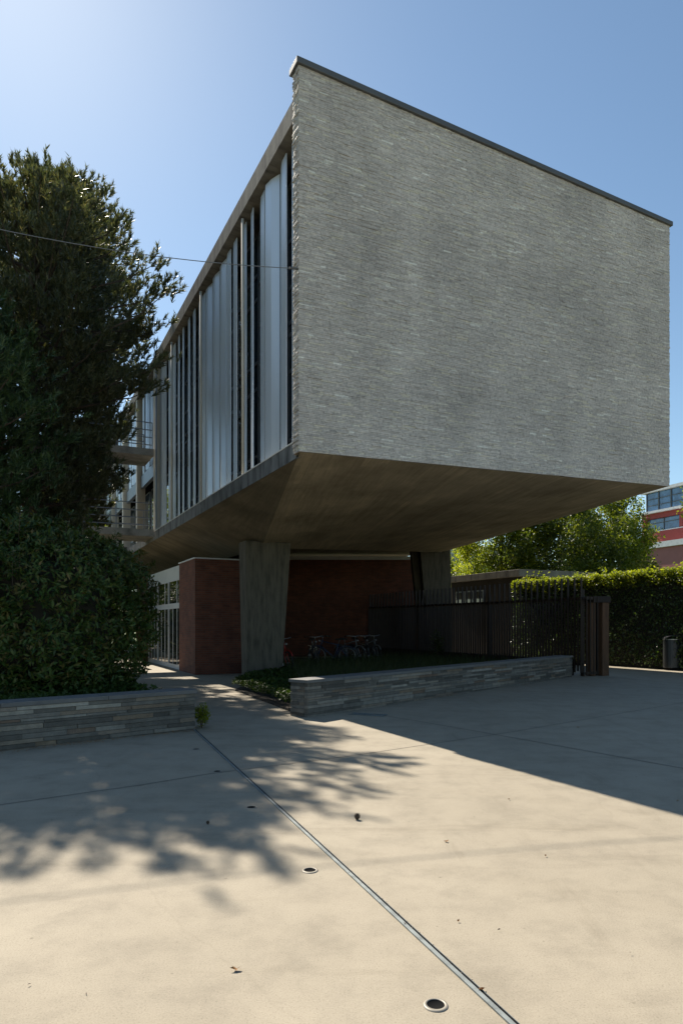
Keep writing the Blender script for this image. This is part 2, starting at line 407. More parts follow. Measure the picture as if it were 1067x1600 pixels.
M['maple3'] = mat_leaf('sunlit_maple_leaves', [(0.10,0.14,0.02),(0.17,0.21,0.028),(0.25,0.28,0.04),(0.32,0.33,0.06)], 0.55, 0.45, 0.4, (1.8,1.8,0.6))  # sunlit copy of the maple leaves: backlight put into brighter colours
M['maple2'] = mat_leaf('dark_maple_leaves', [(0.04,0.065,0.012),(0.07,0.10,0.016),(0.11,0.14,0.022),(0.17,0.18,0.03)], 0.4, 0.45, 0.4, (1.9,1.9,0.6))
M['cover'] = mat_leaf('ground_cover_leaves', [(0.02,0.042,0.010),(0.034,0.062,0.014),(0.055,0.082,0.02)], 0.22, 0.55, 0.18)
M['grass'] = mat_leaf('grass_blades', [(0.028,0.04,0.013),(0.042,0.056,0.018),(0.06,0.066,0.024)], 0.3, 0.55, 0.3)
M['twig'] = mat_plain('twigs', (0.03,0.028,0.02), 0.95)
M['redpanel'] = mat_plain('red_panel', (0.26,0.035,0.028), 0.6, 0, 0.08, 1)
M['redcorr'] = mat_plain('red_corrugated', (0.30,0.10,0.09), 0.6, 0, 0.08, 1)
M['skygl'] = mat_glass('sky_tinted_glass', (0.06,0.13,0.24), 0.02)  # reflected sky put into the base colour as blue
M['pale'] = mat_plain('pale_render', (0.55,0.56,0.58), 0.7)
M['rubber'] = mat_plain('rubber', (0.02,0.02,0.02), 0.7)
M['chrome'] = mat_plain('chrome', (0.30,0.30,0.30), 0.3, 1.0, 0.05)
M['bikeblack'] = mat_plain('black_bike_paint', (0.02,0.02,0.022), 0.3)
M['bikered'] = mat_plain('red_bike_paint', (0.35,0.03,0.02), 0.3)
M['bikeblue'] = mat_plain('blue_bike_paint', (0.03,0.05,0.10), 0.3)
M['bikegrey'] = mat_plain('grey_bike_paint', (0.16,0.17,0.18), 0.3)
M['cone'] = mat_plain('pine_cone', (0.07,0.05,0.035), 0.9)
M['dry'] = mat_plain('dry_leaf', (0.30,0.16,0.06), 0.8)
M['ring'] = mat_plain('steel_ring', (0.27,0.245,0.20), 0.5, 0.2, 0.1, 12)
M['wire'] = mat_plain('wire', (0.22,0.22,0.22), 0.5, 0.5)

# ------------------------------------------------------------------ ground
o = MB().poly([(-900,-500,-0.05),(900,-500,-0.05),(900,1600,-0.05),(-900,1600,-0.05)]).build('ground', M['lawn']); tag(o, kind='structure')
o = MB().poly([(-34,-40,0),(40,-40,0),(40,12,0),(16.5,20,0),(3.0,50,0),(-16,50,0),(-34,26,0)]).build('plaza', M['paving']); tag(o, kind='structure')

def strip(name, a, b, w, mat, z=0.004):
    a = Vector((a.x, a.y, 0)); b = Vector((b.x, b.y, 0)); d = (b-a).normalized(); s = Vector((d.y, -d.x, 0))*w/2
    e = Vector((0,0,z))
    o = MB().poly([a+s+e, b+s+e, b-s+e, a-s+e]).build(name, mat); return tag(o, kind='structure')
def polystrip(name, pts, w, mat, z=0.004):
    mb = MB(); e = Vector((0,0,z))
    pts = [Vector((p.x, p.y, 0)) for p in pts]; sid = []
    for i, p in enumerate(pts):
        d = (pts[min(i+1, len(pts)-1)]-pts[max(i-1, 0)]).normalized(); sid.append(Vector((d.y, -d.x, 0))*w/2)
    for i in range(len(pts)-1):
        mb.poly([pts[i]+sid[i]+e, pts[i+1]+sid[i+1]+e, pts[i+1]-sid[i+1]+e, pts[i]-sid[i]+e])
    return tag(mb.build(name, mat), kind='structure')
polystrip('paving_joint', [gp(-260,1296), gp(0,1258), gp(220,1227), gp(330,1209), gp(540,1182.5), gp(651,1166), gp(792,1145), gp(1067,1098), gp(1300,1062)], 0.010, M['joint'])
polystrip('paving_joint', [gp(590,1117), gp(640,1125), gp(768,1147), gp(1067,1201), gp(1500,1280)], 0.012, M['joint'])
polystrip('paving_joint', [gp(943,1058), gp(1067,1068.5), gp(1300,1085)], 0.016, M['joint'])

# slot drain running from the planter to the viewer
D0, D1 = gp(305,1140), gp(800,1595)
dd = (D1-D0).normalized(); ds = Vector((dd.y, -dd.x, 0))       # to the left when looking back along the drain
if ds.x < 0: ds = -ds
D1 = D1 + dd*4.0
slot = empty('slot_drain', D0); tag(slot, 'long dark slot drain with a galvanised edge crossing the sunlit concrete', 'drain')
def sl(name, o0, o1, z0, z1, mat):
    L = D1-D0; a, b = ds*o0, ds*o1
    mb = MB().hexa([a+Vector((0,0,z0)), a+L+Vector((0,0,z0)), b+L+Vector((0,0,z0)), b+Vector((0,0,z0))][::1],
                   [a+Vector((0,0,z1)), a+L+Vector((0,0,z1)), b+L+Vector((0,0,z1)), b+Vector((0,0,z1))])
    return mb.build(name, mat, slot)
sl('edge_strip', -0.027, -0.006, 0.0005, 0.008, M['steel'])
sl('slot', -0.006, 0.006, 0.0005, 0.0045, M['black'])
sl('edge_strip', 0.006, 0.008, 0.0005, 0.008, M['steel'])

# round lights sunk into the concrete
def ground_light(px, py, label):
    p = gp(px, py); e = empty('ground_light', p); tag(e, label, 'ground light', 'round lights sunk in the plaza')
    MB().lathe([(0.034,0.0008),(0.036,0.006),(0.047,0.005),(0.050,0.0008)], 36).build('rim', M['ring'], e, True)
    MB().lathe([(0.0001,0.0022),(0.0335,0.0022),(0.0343,0.004)], 36).build('lens', M['black'], e, True)
    return e
for px, py, lab in ((680.5,1571,'largest round ground light, nearest the viewer beside the slot drain'),
                    (484.5,1360.5,'round ground light with a pale rim in full sun beside the slot drain'),
                    (393,1262,'round ground light at the sunny edge of the tree shadow'),
                    (339.6,1205.7,'small round ground light in tree shade next to the paving joint'),
                    (306.5,1171,'smallest round ground light, just in front of the left planter wall')):
    ground_light(px, py, lab)

# grate at the end of the joint
g = empty('drain_grate', gp(575,1117)); g.rotation_euler = (0,0,R(-24)); tag(g, 'dark rectangular drain grate in the shaded concrete by the right planter wall', 'drain grate')
MB().box(-0.30,0.30,-0.10,0.10,0.0008,0.004).build('pit', M['black'], g)
mb = MB()
for k in range(14):
    x = -0.28+k*0.043; mb.box(x, x+0.016, -0.085, 0.085, 0.0045, 0.012)
mb.box(-0.31,0.31,-0.112,-0.0855,0.0045,0.013).box(-0.31,0.31,0.0855,0.112,0.0045,0.013)
mb.build('grille', M['steel'], g)

# ------------------------------------------------------------------ the building
ROT = R(25.9); C0 = Vector((-0.734, 11.77, 0))
cs, sn = math.cos(ROT), math.sin(ROT)
def B(u, v, z=0.0): return Vector((C0.x+u*cs-v*sn, C0.y+u*sn+v*cs, z))
bld = empty('concrete_building', C0, ROT)
tag(bld, 'cantilevered modernist building with pale split stone end wall above two concrete pillars', 'building')
def LB_(X, Y, z=0.0):                    # world ground point -> building frame
    dx, dy = X-C0.x, Y-C0.y
    return (dx*cs+dy*sn, -dx*sn+dy*cs, z)
W = 9.25; VEND = 40.0
FAN = 0.35                               # the far side opens out towards the back
WR = lambda v: W + FAN*min(v, 13.0)
ztop = lambda u: 11.14 - 0.0465*u
ZB, ZBR = 4.48, 4.69
zbot = lambda u: ZB + (ZBR-ZB)*u/W
# stone end wall, stone by stone
mb = MB(); z = ZB; rr = random.Random(3)
while z < 11.2:
    h = rr.choice([0.024,0.028,0.030,0.033,0.036]); u = 0.0; first = True
    z1 = z+h-0.003
    while u < W-0.02:
        l = rr.uniform(0.07, 0.30)
        if W-(u+l) < 0.12: l = W-u
        u0, u1 = u, u+l-0.003; u += l
        a, b2 = min(z1, ztop(u0)), min(z1, ztop(u1))
        c0, c1 = max(z, zbot(u0)), max(z, zbot(u1))
        if (a <= c0+0.003 and b2 <= c1+0.003): first = False; continue
        a = max(a, c0+0.002); b2 = max(b2, c1+0.002)
        pr = rr.uniform(-0.003, 0.004) + (0.006 if rr.random() < 0.05 else 0)
        y0 = -pr; tl = rr.uniform(-0.004, 0.004)
        uu0 = u0 + (rr.uniform(-0.012, 0.008) if first else 0)
        uu1 = u1 + (rr.uniform(-0.008, 0.008) if u >= W-0.001 else 0)
        y1 = 0.27 if (first or u >= W-0.001) else 0.05
        if first:       # split end: rough, in two facets
            m0 = uu0 + rr.uniform(-0.010, 0.010)
            mb.hexa([(uu0,y0,c0),(uu1,y0+tl,c1),(uu1,0.13,c1),(m0,0.13,c0)], [(uu0+rr.uniform(-.008,.008),y0,a),(uu1,y0+tl,b2),(uu1,0.13,b2),(m0+rr.uniform(-.008,.008),0.13,a)])
            m1 = uu0 + rr.uniform(-0.010, 0.010)
            mb.hexa([(m1,0.133,c0),(uu1,0.133,c1),(uu1,0.27,c1),(m0,0.27,c0)], [(m1+rr.uniform(-.008,.008),0.133,a),(uu1,0.133,b2),(uu1,0.27,b2),(m0,0.27,a)])
        else:
            mb.hexa([(uu0,y0,c0),(uu1,y0+tl,c1),(uu1,y1,c1),(uu0,y1,c0)], [(uu0,y0,a),(uu1,y0+tl,b2),(uu1,y1,b2),(uu0,y1,a)])
        first = False
    z += h
gw = mb.build('end_wall', M['gable'], bld)
gw['label'] = 'tall blank end wall of pale grey split stone'
MB().hexa([(0.03,0.02,zbot(.03)+.003),(W-.03,0.02,zbot(W-.03)+.003),(W-.03,0.26,zbot(W-.03)+.003),(0.03,0.26,zbot(.03)+.003)],
          [(0.03,0.02,ztop(.03)-.01),(W-.03,0.02,ztop(W-.03)-.01),(W-.03,0.26,ztop(W-.03)-.01),(0.03,0.26,ztop(.03)-.01)]).build('wall_core', M['mortar'], gw)
cu0, cu1 = -0.055, W+0.055
MB().hexa([(cu0,-0.05,ztop(cu0)+.003),(cu1,-0.05,ztop(cu1)+.003),(cu1,0.32,ztop(cu1)+.003),(cu0,0.32,ztop(cu0)+.003)],
          [(cu0,-0.05,ztop(cu0)+.11),(cu1,-0.05,ztop(cu1)+.10),(cu1,0.32,ztop(cu1)+.10),(cu0,0.32,ztop(cu0)+.11)]).build('coping', M['zinc'], bld, bevel=0.008)
# roof with edge beam on the long side
UF = 0.06
RV = (0.275, 13.0, VEND)
zr = lambda u: 10.80-0.0465*u
for i in range(2):
    va, vb = RV[i], RV[i+1]; ra, rb_ = WR(va)-.1, WR(vb)-.1
    MB().hexa([(UF+.36,va,10.62),(ra,va,zr(ra)-.18),(rb_,vb-.002,zr(rb_)-.18),(UF+.36,vb-.002,10.62)], [(UF+.36,va,10.80),(ra,va,zr(ra)),(rb_,vb-.002,zr(rb_)),(UF+.36,vb-.002,10.80)]).build('roof', M['roof'], bld)
    MB().hexa([(ra+.003,va,4.75+.6*i),(ra+.08,va,4.75+.6*i),(rb_+.08,vb-.002,5.36),(rb_+.003,vb-.002,5.36)], [(ra+.003,va,10.55),(ra+.08,va,10.55),(rb_+.08,vb-.002,10.3),(rb_+.003,vb-.002,10.3)]).build('far_side_wall', M['fascia'], bld)
MB().hexa([(UF,0.275,10.46),(UF+.35,0.275,10.42),(UF+.35,VEND,10.42),(UF,VEND,10.46)], [(UF,0.275,10.84),(UF+.35,0.275,10.86),(UF+.35,VEND,10.86),(UF,VEND,10.84)]).build('roof_edge', M['fascia'], bld)
# floor edge below the blades
MB().hexa([(UF,0.275,4.42),(UF+.75,0.275,4.66),(UF+.75,VEND,4.66),(UF,VEND,4.42)], [(UF,0.275,4.72),(UF+.75,0.275,4.72),(UF+.75,VEND,4.72),(UF,VEND,4.72)]).build('floor_edge', M['fascia_low'], bld)
MB().box(UF-0.012, UF+0.10, 0.275, 13.2, 4.7225, 4.745).build('sill_strip', M['white'], bld)
# soffit: warped board-marked shell between the end wall and the two pillars
PA, PB_ = Vector((0.03,0.03,ZB-.004)), Vector((W-.03,0.03,ZBR-.004))
P1, P2 = Vector((1.95,7.55,3.66)), Vector((11.75,12.9,4.50))
def patch(name, a, b, c, d, mat, nu, nv, wu, wv, sag=0.0):
    """bilinear patch a-b (t=0) to d-c (t=1), explicit UV in metres"""
    me = bpy.data.meshes.new(name); V = []; F = []; UV = []
    for j in range(nv+1):
        for i in range(nu+1):
            s_, t_ = i/nu, j/nv; p = a.lerp(b, s_).lerp(d.lerp(c, s_), t_); p.z -= sag*4*t_*(1-t_); V.append(tuple(p)); UV.append((s_*wu, t_*wv))
    for j in range(nv):
        for i in range(nu):
            k = j*(nu+1)+i; F.append((k, k+nu+1, k+nu+2, k+1))
    me.from_pydata(V, [], F); me.update(); l = me.uv_layers.new(name='UVMap')
    for lp in me.loops: l.data[lp.index].uv = UV[lp.vertex_index]
    me.materials.append(mat); me.shade_smooth()
    return link(bpy.data.objects.new(name, me), bld)
patch('soffit', PA, PB_, P2, P1, M['soffit'], 30, 20, W, 9.5)
MB().poly([(0.03,0.03,ZB-.003),(0.03,0.27,ZB-.003),(W-.03,0.27,ZBR-.003),(W-.03,0.03,ZBR-.003)]).build('soffit', M['soffit'], bld)
s0 = UF+.001
patch('soffit', Vector((s0,0.2,4.417)), Vector((s0,P1.y,4.417)), P1, PA, M['soffit_side'], 10, 6, 7.5, 2.0)
mb = MB()
mb.poly([(s0,P1.y,4.417),(s0,VEND,4.417),(P1.x,VEND,P1.z),tuple(P1)])
q3, q4 = (2.75,8.6,4.74), (12.6,13.8,4.74)
mb.poly([tuple(P1), q3, q4, tuple(P2)])
mb.poly([q3, (2.75,VEND,4.74), (12.6,VEND,4.74), q4])
mb.poly([tuple(P1), (P1.x,VEND,P1.z), (2.75,VEND,4.74), q3])
mb.poly([(W-.03,0.27,ZBR-.003), tuple(P2), (WR(13)-.03,13.0,5.35), (WR(.3)-.03,0.3,4.74)])
mb.poly([tuple(P2), q4, (12.6,VEND,4.74), (WR(13)-.03,VEND,5.35), (WR(13)-.03,13.0,5.35)])
mb.build('soffit', M['soffit_side'], bld)
# two tapering pillars
def pillar(bot, top, va, vb, zf, label=None):
    (b0, b1), (t0, t1) = bot, top
    return MB().hexa([(b0,va+.06,0),(b1,va+.06,0),(b1,vb-.06,0),(b0,vb-.06,0)], [(t0,va,zf(t0,va)),(t1,va,zf(t1,va)),(t1,vb,zf(t1,vb)),(t0,vb,zf(t0,vb))]).build('pillar', M['pillar'], bld, bevel=0.02)
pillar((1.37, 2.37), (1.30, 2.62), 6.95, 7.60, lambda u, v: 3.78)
# the far pillar, facing the viewer squarely, with a set-back fin on its left
def wpillar(x0t, x1t, x0b, x1b, y0, y1, z):
    a = [LB_(x0b, y0), LB_(x1b, y0), LB_(x1b, y1), LB_(x0b, y1)]
    b = [LB_(x0t, y0, z), LB_(x1t, y0, z), LB_(x1t, y1, z), LB_(x0t, y1, z)]
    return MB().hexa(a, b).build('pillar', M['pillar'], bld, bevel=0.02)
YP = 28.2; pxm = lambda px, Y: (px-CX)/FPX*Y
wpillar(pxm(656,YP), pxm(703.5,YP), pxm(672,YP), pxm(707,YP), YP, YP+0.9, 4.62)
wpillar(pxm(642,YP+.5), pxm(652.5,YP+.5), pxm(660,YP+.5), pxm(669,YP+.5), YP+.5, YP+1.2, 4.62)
a_ = LB_(pxm(655,YP), YP-.05, 4.50); b_ = LB_(pxm(690,YP), YP-.05, 4.50)
MB().tube([a_, b_], 0.035, 8).build('conduit', M['beige'], bld)

# upper windows behind the blades
UW = 0.62
WT, WB = 10.42, 4.725
MB().box(UW+0.10, UW+0.14, 0.28, VEND, 4.725, 10.6).build('inner_wall', M['black'], bld)
MOD = 3.65
def window(v0, v1, zs, depth=0.0):
    """frame with transoms at zs and one pane behind"""
    f = MB(); t = 0.035
    f.box(UW, UW+.06, v0, v0+t, zs[0], zs[-1]).box(UW, UW+.06, v1-t, v1, zs[0], zs[-1])
    for z in zs:
        f.box(UW-.004, UW+.064, v0+t+.001, v1-t-.001, z-0.03 if z > zs[0] else z, z+0.03 if z < zs[-1] else z)
    fo = f.build('window', M['frame'], bld)
    MB().box(UW+.02, UW+.03, v0+t, v1-t, zs[0], zs[-1]).build('pane', M['glass'], fo)
rw = random.Random(5)
nb = 8; step = MOD/nb; V0 = 0.29
k = 0
v = V0
while v < 13.0:
    zs = [WB, 5.22, 6.62, 7.35, 7.6, 8.3, 9.25, WT] if k % 2 else [WB, 5.35, 6.9, 7.5, 8.95, 9.5, WT]
    window(v, min(v+step*2, 13.15), zs); v += step*2+0.004; k += 1
# vertical sun blades: (distance along the facade, angle in degrees from the facade line)
BLADES = [(0.88, 19.9), (1.39, 10.1), (2.0, -15.0), (2.61, 10.3), (3.27, 16.0), (3.84, 8.8), (4.53, 8.8), (5.05, 6.2), (5.53, -0.2), (6.15, -3.1), (6.83, -4.4), (7.41, 4.2), (7.79, 8.4), (8.45, 8.6), (9.06, 11.4), (9.79, 12.6), (10.38, 11.5), (11.06, 4.3), (11.61, -1.2), (12.68, -7.1), (13.51, -3.9)]
def blade(vc, ang, z0, z1, chord=0.44, th=0.07, name='sun_blade', mat=None, uc=0.30):
    a = R(ang); d = Vector((-math.sin(a), -math.cos(a), 0)); n = Vector((d.y, -d.x, 0))
    c = Vector((uc, vc, 0)); h = chord/2
    pts = [c-d*h-n*.009, c-d*h*.04-n*th*.5, c+d*h-n*.009, c+d*h+n*.009, c+n*th*.5-d*h*.04, c-d*h+n*.009]
    ar = sum(pts[i].x*pts[(i+1) % 6].y-pts[(i+1) % 6].x*pts[i].y for i in range(6))
    if ar < 0: pts = pts[::-1]
    return MB().prism(pts, z0, z1).build(name, mat or M['blade'], bld)
for vc, an in BLADES: blade(vc, an-1.5, 4.77, 10.40, 0.48, uc=0.26)
for vv in (3.55, 7.2, 10.85):
    MB().tube([(0.13, vv, 4.75), (0.13, vv, 10.41)], 0.032, 10).build('downpipe', M['beige'], bld, True)
# rear part of the long side: columns, upper blades, glazed floor below
MB().box(UF+.02, UF+.06, 13.18, 13.27, 4.725, 10.43).build('end_post', M['frame'], bld)
for vv in (13.35, 17.05, 20.75, 24.45, 28.15, 31.85, 35.55):
    MB().box(UF+0.02, UF+0.34, vv, vv+0.30, 4.725, 10.43).build('column', M['beige'], bld)
    v0, v1 = vv+0.32, vv+3.70-0.02
    window(v0, v1, [7.42, 7.9, 9.2, WT]); 
    MB().box(UF+.16, UF+.30, v0, v1, 6.88, 7.36).build('spandrel', M['frame'], bld)
    window(v0, (v0+v1)/2, [4.725, 5.3, 6.87]); window((v0+v1)/2+.004, v1, [4.725, 5.3, 6.87])
    for j in range(7):
        blade(vv+0.55+j*0.47, [16,-6,14,-10,18,2,-12][(j+int(vv)) % 7], 7.40, 10.40, name='sun_blade', mat=M['blade'], uc=0.27)
# landings of the outside stair
def railing(pts, z, h=0.92, rails=(0.92,0.66,0.40,0.14), parent=None):
    mb = MB()
    for q in range(len(pts)-1):
        a, b2 = Vector((*pts[q], z)), Vector((*pts[q+1], z)); L = (b2-a).length; n = max(1, round(L/1.1))
        for r_ in rails: mb.tube([a+Vector((0,0,r_)), b2+Vector((0,0,r_))], 0.018, 6)
        for s_ in range(n+1):
            p = a.lerp(b2, s_/n); mb.tube([p, p+Vector((0,0,h))], 0.018, 6)
    return mb.build('railing', M['frame'], parent)
for zt in (7.62, 4.80):
    la = MB().box(-2.45, UF-0.004, 13.45, 15.2, zt-0.24, zt).build('landing', M['landing'], bld)
    railing([(UF-.05,13.50), (-2.4,13.50), (-2.4,15.15)], zt, parent=la)
    railing([(-1.15,15.15), (UF-.05,15.15)], zt, parent=la)
fl = MB()
n = 16
for q in range(n):
    zz = 7.62-(q+1)*(2.82/(n+1)); fl.box(-2.35,-1.25,15.2+q*0.26,15.2+q*0.26+0.28,zz-0.05,zz)
for uu in (-2.43,-1.24):
    fl.hexa([(uu,15.2,7.2),(uu+.07,15.2,7.2),(uu+.07,19.4,4.6),(uu,19.4,4.6)], [(uu,15.2,7.55),(uu+.07,15.2,7.55),(uu+.07,19.4,4.95),(uu,19.4,4.95)])
fl.build('stair_flight', M['fascia_low'], bld)
MB().box(-2.45,UF-.004,19.4,21.2,4.5,4.8).build('landing', M['fascia_low'], bld)
MB().tube([(-1.25,13.50,7.33),(-0.95,15.1,8.3)], 0.06, 6).build('brace', M['fascia'], bld)
for vv in (13.6, 20.8): MB().box(-2.4,-2.15,vv,vv+0.25,-0.04,4.498).build('stair_post', M['fascia'], bld)
MB().box(-2.40,-2.15,13.6,13.85,4.801,7.318).build('stair_post', M['fascia'], bld)

# ground floor: brick block, glazed wall, deep brick wall
MB().box(0.44, 3.0, 9.1, 11.19, 0, 3.43).build('brick_wall', M['brick'], bld)
MB().box(0.41, 3.03, 9.07, 11.20, 3.433, 3.47).build('wall_cap', M['white'], bld)
def glazed_front(v0, v1):
    uu = 0.52; f = MB()
    f.box(uu, uu+.16, v0, v1, 2.95, 3.43)                        # deep white head beam
    f.box(uu, uu+.12, v0, v1, 2.02, 2.20); f.box(uu, uu+.12, v0, v1, 0.0, 0.14)
    n = max(1, round((v1-v0)/2.2)); w = (v1-v0)/n
    for q in range(n+1):
        vv = min(v0+q*w, v1-.10)
        f.box(uu-.012, uu+.112, vv, vv+.10, 0.141, 2.019); f.box(uu-.012, uu+.112, vv, vv+.10, 2.201, 2.949)
    fo = f.build('glazed_front', M['white'], bld)
    for q in range(n):
        for s_ in (0.36, 0.68):
            vv = v0+q*w+s_*w; MB().box(uu+.005, uu+.04, vv, vv+.04, 0.141, 2.019).build('glazing_bar', M['white'], fo)
        vv = v0+q*w+0.36*w; MB().box(uu+.005, uu+.04, vv, vv+.04, 2.201, 2.949).build('glazing_bar', M['white'], fo)
    for q in range(n):
        a = v0+q*w+.10; b2 = v0+(q+1)*w-.002
        MB().box(uu+.018, uu+.03, a, b2, 0.141, 2.019).build('pane', M['doorglass'], fo)
        MB().box(uu+.018, uu+.03, a, b2, 2.201, 2.949).build('pane', M['doorglass'], fo)
glazed_front(11.21, 17.1)
MB().box(0.45, 3.0, 17.11, 19.5, 0, 3.43).build('brick_wall', M['brick'], bld)
MB().box(0.75, 2.9, 11.21, 17.1, 0, 3.40).build('hall_interior', M['black'], bld)
def wbox(x0, x1, y0, y1, z0, z1):
    c = [(x0,y0),(x1,y0),(x1,y1),(x0,y1)]
    return MB().hexa([LB_(*p, z0) for p in c], [LB_(*p, z1) for p in c])
wbox(-4.4, 3.9, 31.5, 31.8, -0.04, 4.46).build('brick_wall', M['brick'], bld)
wbox(-4.4, 3.9, 31.46, 31.81, 4.463, 4.62).build('wall_cap', M['white'], bld)
MB().box(2.7, 3.0, 11.21, 19.2, 0, 4.4).build('brick_wall', M['brick'], bld)

# overhead wire fixed to the stone corner
zc = EYE+(HY-420)/FPX*11.82
w = empty('overhead_wire', B(-0.02, 0.10, zc)); tag(w, 'thin overhead wire running from the stone corner past the dark pine', 'wire')
a = B(-0.04,0.06,zc); far = Vector(((-140-CX)/FPX*10.4, 10.4, EYE+(HY-326)/FPX*10.4))
pts = []
for q in range(25):
    t = q/24; p = a.lerp(far, t); p.z -= 0.16*4*t*(1-t); pts.append(p-w.location)
MB().tube(pts, 0.007, 5).build('cable', M['wire'], w)
mb = MB().tube([pts[0]+Vector((.05,.02,0)), pts[0]-Vector((.10,.02,0))], 0.022, 8)
mb.build('bracket', M['zinc'], w)

# ------------------------------------------------------------------ planter walls of stacked slate
def slate_wall(A, Bp, h, thick, seed, label):
    """front bottom line from A to Bp; thickness goes to the back-left of it"""
    d = Bp-A; L = d.length; ang = math.atan2(d.y, d.x)
    e = empty('planter_wall', (A.x, A.y, 0), ang); tag(e, label, 'planter wall', 'low slate planter walls')
    q = random.Random(seed); mb = MB(); z = -0.03
    while z < h-0.055:
        hh = q.choice([0.034,0.044,0.052,0.062,0.072]); hh = min(hh, h-0.05-z); z1 = z+hh-0.006
        for face in range(3):
            x = 0.0; end = L if face != 1 else thick-0.03
            while x < end-0.001:
                l = q.uniform(0.22, 0.95) if face != 1 else q.uniform(0.12,0.3)
                if end-(x+l) < 0.1: l = end-x
                p = q.uniform(0, 0.018)
                if face == 0: mb.box(x, x+l-.006, -p, 0.06, z, z1)
                elif face == 1:
                    mb.box(-p, 0.05, 0.062+x-0.03 if x > 0 else 0.062, 0.062+x-.033+l, z, z1) if x+l > 0.05 else None
                    mb.box(L-0.05, L+p, 0.062+x if x == 0 else 0.032+x, 0.03+x+l, z, z1) if x+l > 0.05 else None
                else: mb.box(x, x+l-.003, thick-0.04, thick+p, z, z1)
                x += l
        z += hh
    mb.build('stonework', M['slate'], e)
    MB().box(0.012, L-.012, 0.012, thick-.012, -0.03, h-.056).build('core', M['mortar'], e)
    cp = MB(); x = -0.03
    while x < L+0.03:
        l = q.uniform(0.7, 1.3)
        if L+.03-(x+l) < .3: l = L+.03-x
        cp.box(x, x+l-.005, -0.03, thick+.03, h-.052+q.uniform(-.002,.002), h+q.uniform(-.002,.002)); x += l
    cp.build('coping', M['slatecap'], e, bevel=0.004)
    return e
WL0, WL1 = gp(-330,1211), gp(305,1139.5)
slate_wall(WL0, WL1, 0.565, 0.34, 4, 'low stacked slate planter wall in front of the big laurel bush')
WR0, WR1 = gp(480,1121), gp(893,1057)
slate_wall(WR0, WR1, 0.60, 0.36, 9, 'long low stacked slate wall in front of the bicycles and brown fence')

# ------------------------------------------------------------------ planting
def in_poly(P, poly):
    x, y = P[:, 0], P[:, 1]; r = np.zeros(len(P), bool); n = len(poly); j = n-1
    for i in range(n):
        xi, yi = poly[i][0], poly[i][1]; xj, yj = poly[j][0], poly[j][1]
        c = ((yi > y) != (yj > y)) & (x < (xj-xi)*(y-yi)/(yj-yi+1e-12)+xi); r ^= c; j = i
    return r
def scatter(poly, n):
    P = np.array([[p[0], p[1]] for p in poly]); lo, hi = P.min(0), P.max(0); out = []
    tot = 0
    while tot < n:
        q = rng.uniform(lo, hi, (n, 2)); q = q[in_poly(q, poly)]; out.append(q); tot += len(q)
    return np.concatenate(out)[:n]
def lump(P, s=1.0, seed=0.0):
    return (np.sin(P[:, 0]*2.1*s+seed)+np.sin(P[:, 1]*2.7*s+seed*1.7+0.8*np.sin(P[:, 0]*1.3*s))+np.sin((P[:, 0]+P[:, -1])*3.9*s+seed*.6))/3
def cover(name, poly, n, hmax, L, W_, mat, label, cat, z0=0.0, edge=None):
    q = scatter(poly, n); h = hmax*(0.45+0.55*(0.5+0.5*lump(q, 1.3, len(name))))
    z = z0 + h*rng.uniform(0.15, 1.0, n)**0.7
    pos = np.column_stack([q, z]); d = rnd_dirs(n); d[:, 2] = np.abs(d[:, 2])*0.7+0.1
    nn = np.tile([0,0,1.0], (n, 1))+rng.normal(0, .35, (n, 3))
    o = leaves(name, pos, d, nn, rng.uniform(.7, 1.25, n)*L, rng.uniform(.7, 1.2, n)*W_, mat)
    return tag(o, label, cat, kind='stuff')

# left bed
LB = [gp(-330,1203), gp(-40,1170), gp(262,1140), Vector((-3.1,10.9,0)), Vector((-4.7,14.6,0)), Vector((-6.4,18.2,0)), Vector((-14,20,0)), Vector((-16,10,0))]
LB[0] = WL0+Vector((-.3,.4,0)); LB[1] = WL0.lerp(WL1,.5)+Vector((-.23,.26,0)); LB[2] = WL0.lerp(WL1,.965)+Vector((-.22,.26,0))
o = MB().prism([(p.x,p.y) for p in LB], 0.001, 0.30).build('flower_bed', M['soil']); tag(o, kind='structure')
cover('ground_cover', [LB[1], LB[2], LB[3], LB[4], Vector((-6.5,15.6,0)), Vector((-6,11,0))], 11000, 0.30, 0.075, 0.05, M['cover'], 'leafy ground cover in the left bed along the path', 'ground cover', 0.28)
# right bed between path, wall and brick
RB = [WR0+Vector((-.12,.22,0)), B(0.1,4.0), B(1.2,6.2), B(2.95,8.5), B(3.2,17.0), B(10.0,16.4), B(10.0,4.4), WR1+Vector((-.35,.3,0))]
o = MB().prism([(p.x,p.y) for p in RB][::-1], 0.001, 0.02).build('flower_bed', M['soil']); tag(o, kind='structure')
cover('ground_cover', [RB[0]+Vector((-.06,0,0)), RB[1]+Vector((-.08,0,0)), RB[2]+Vector((-.08,0,0)), B(3.0,7.9), B(3.4,4.0), WR0.lerp(WR1,.25)+Vector((-.3,.3,0))], 20000, 0.22, 0.06, 0.045, M['cover'], 'low ivy-like ground cover between the path and the right slate wall', 'ground cover', 0.10)
def grass(poly, n, h, label, z0=0.1):
    q = scatter(poly, n); d = rng.normal(0, .35, (n, 3)); d[:, 2] = 1
    pos = np.column_stack([q, np.full(n, z0)]); nn = rnd_dirs(n); nn[:, 2] *= .2
    o = leaves('grass', pos, d, nn, rng.uniform(.4, 1.15, n)*h, rng.uniform(.5, 1.2, n)*0.016, M['grass'], droop=0.25)
    return tag(o, label, 'grass', kind='stuff')
grass([WR0.lerp(WR1,.05)+Vector((-.3,.35,0)), B(2.6,7.2), B(3.3,9.5), B(9.5,12.5), B(9.8,5.2), WR1+Vector((-.6,.45,0))], 16000, 0.42, 'unmown grass behind the right slate wall under the building')

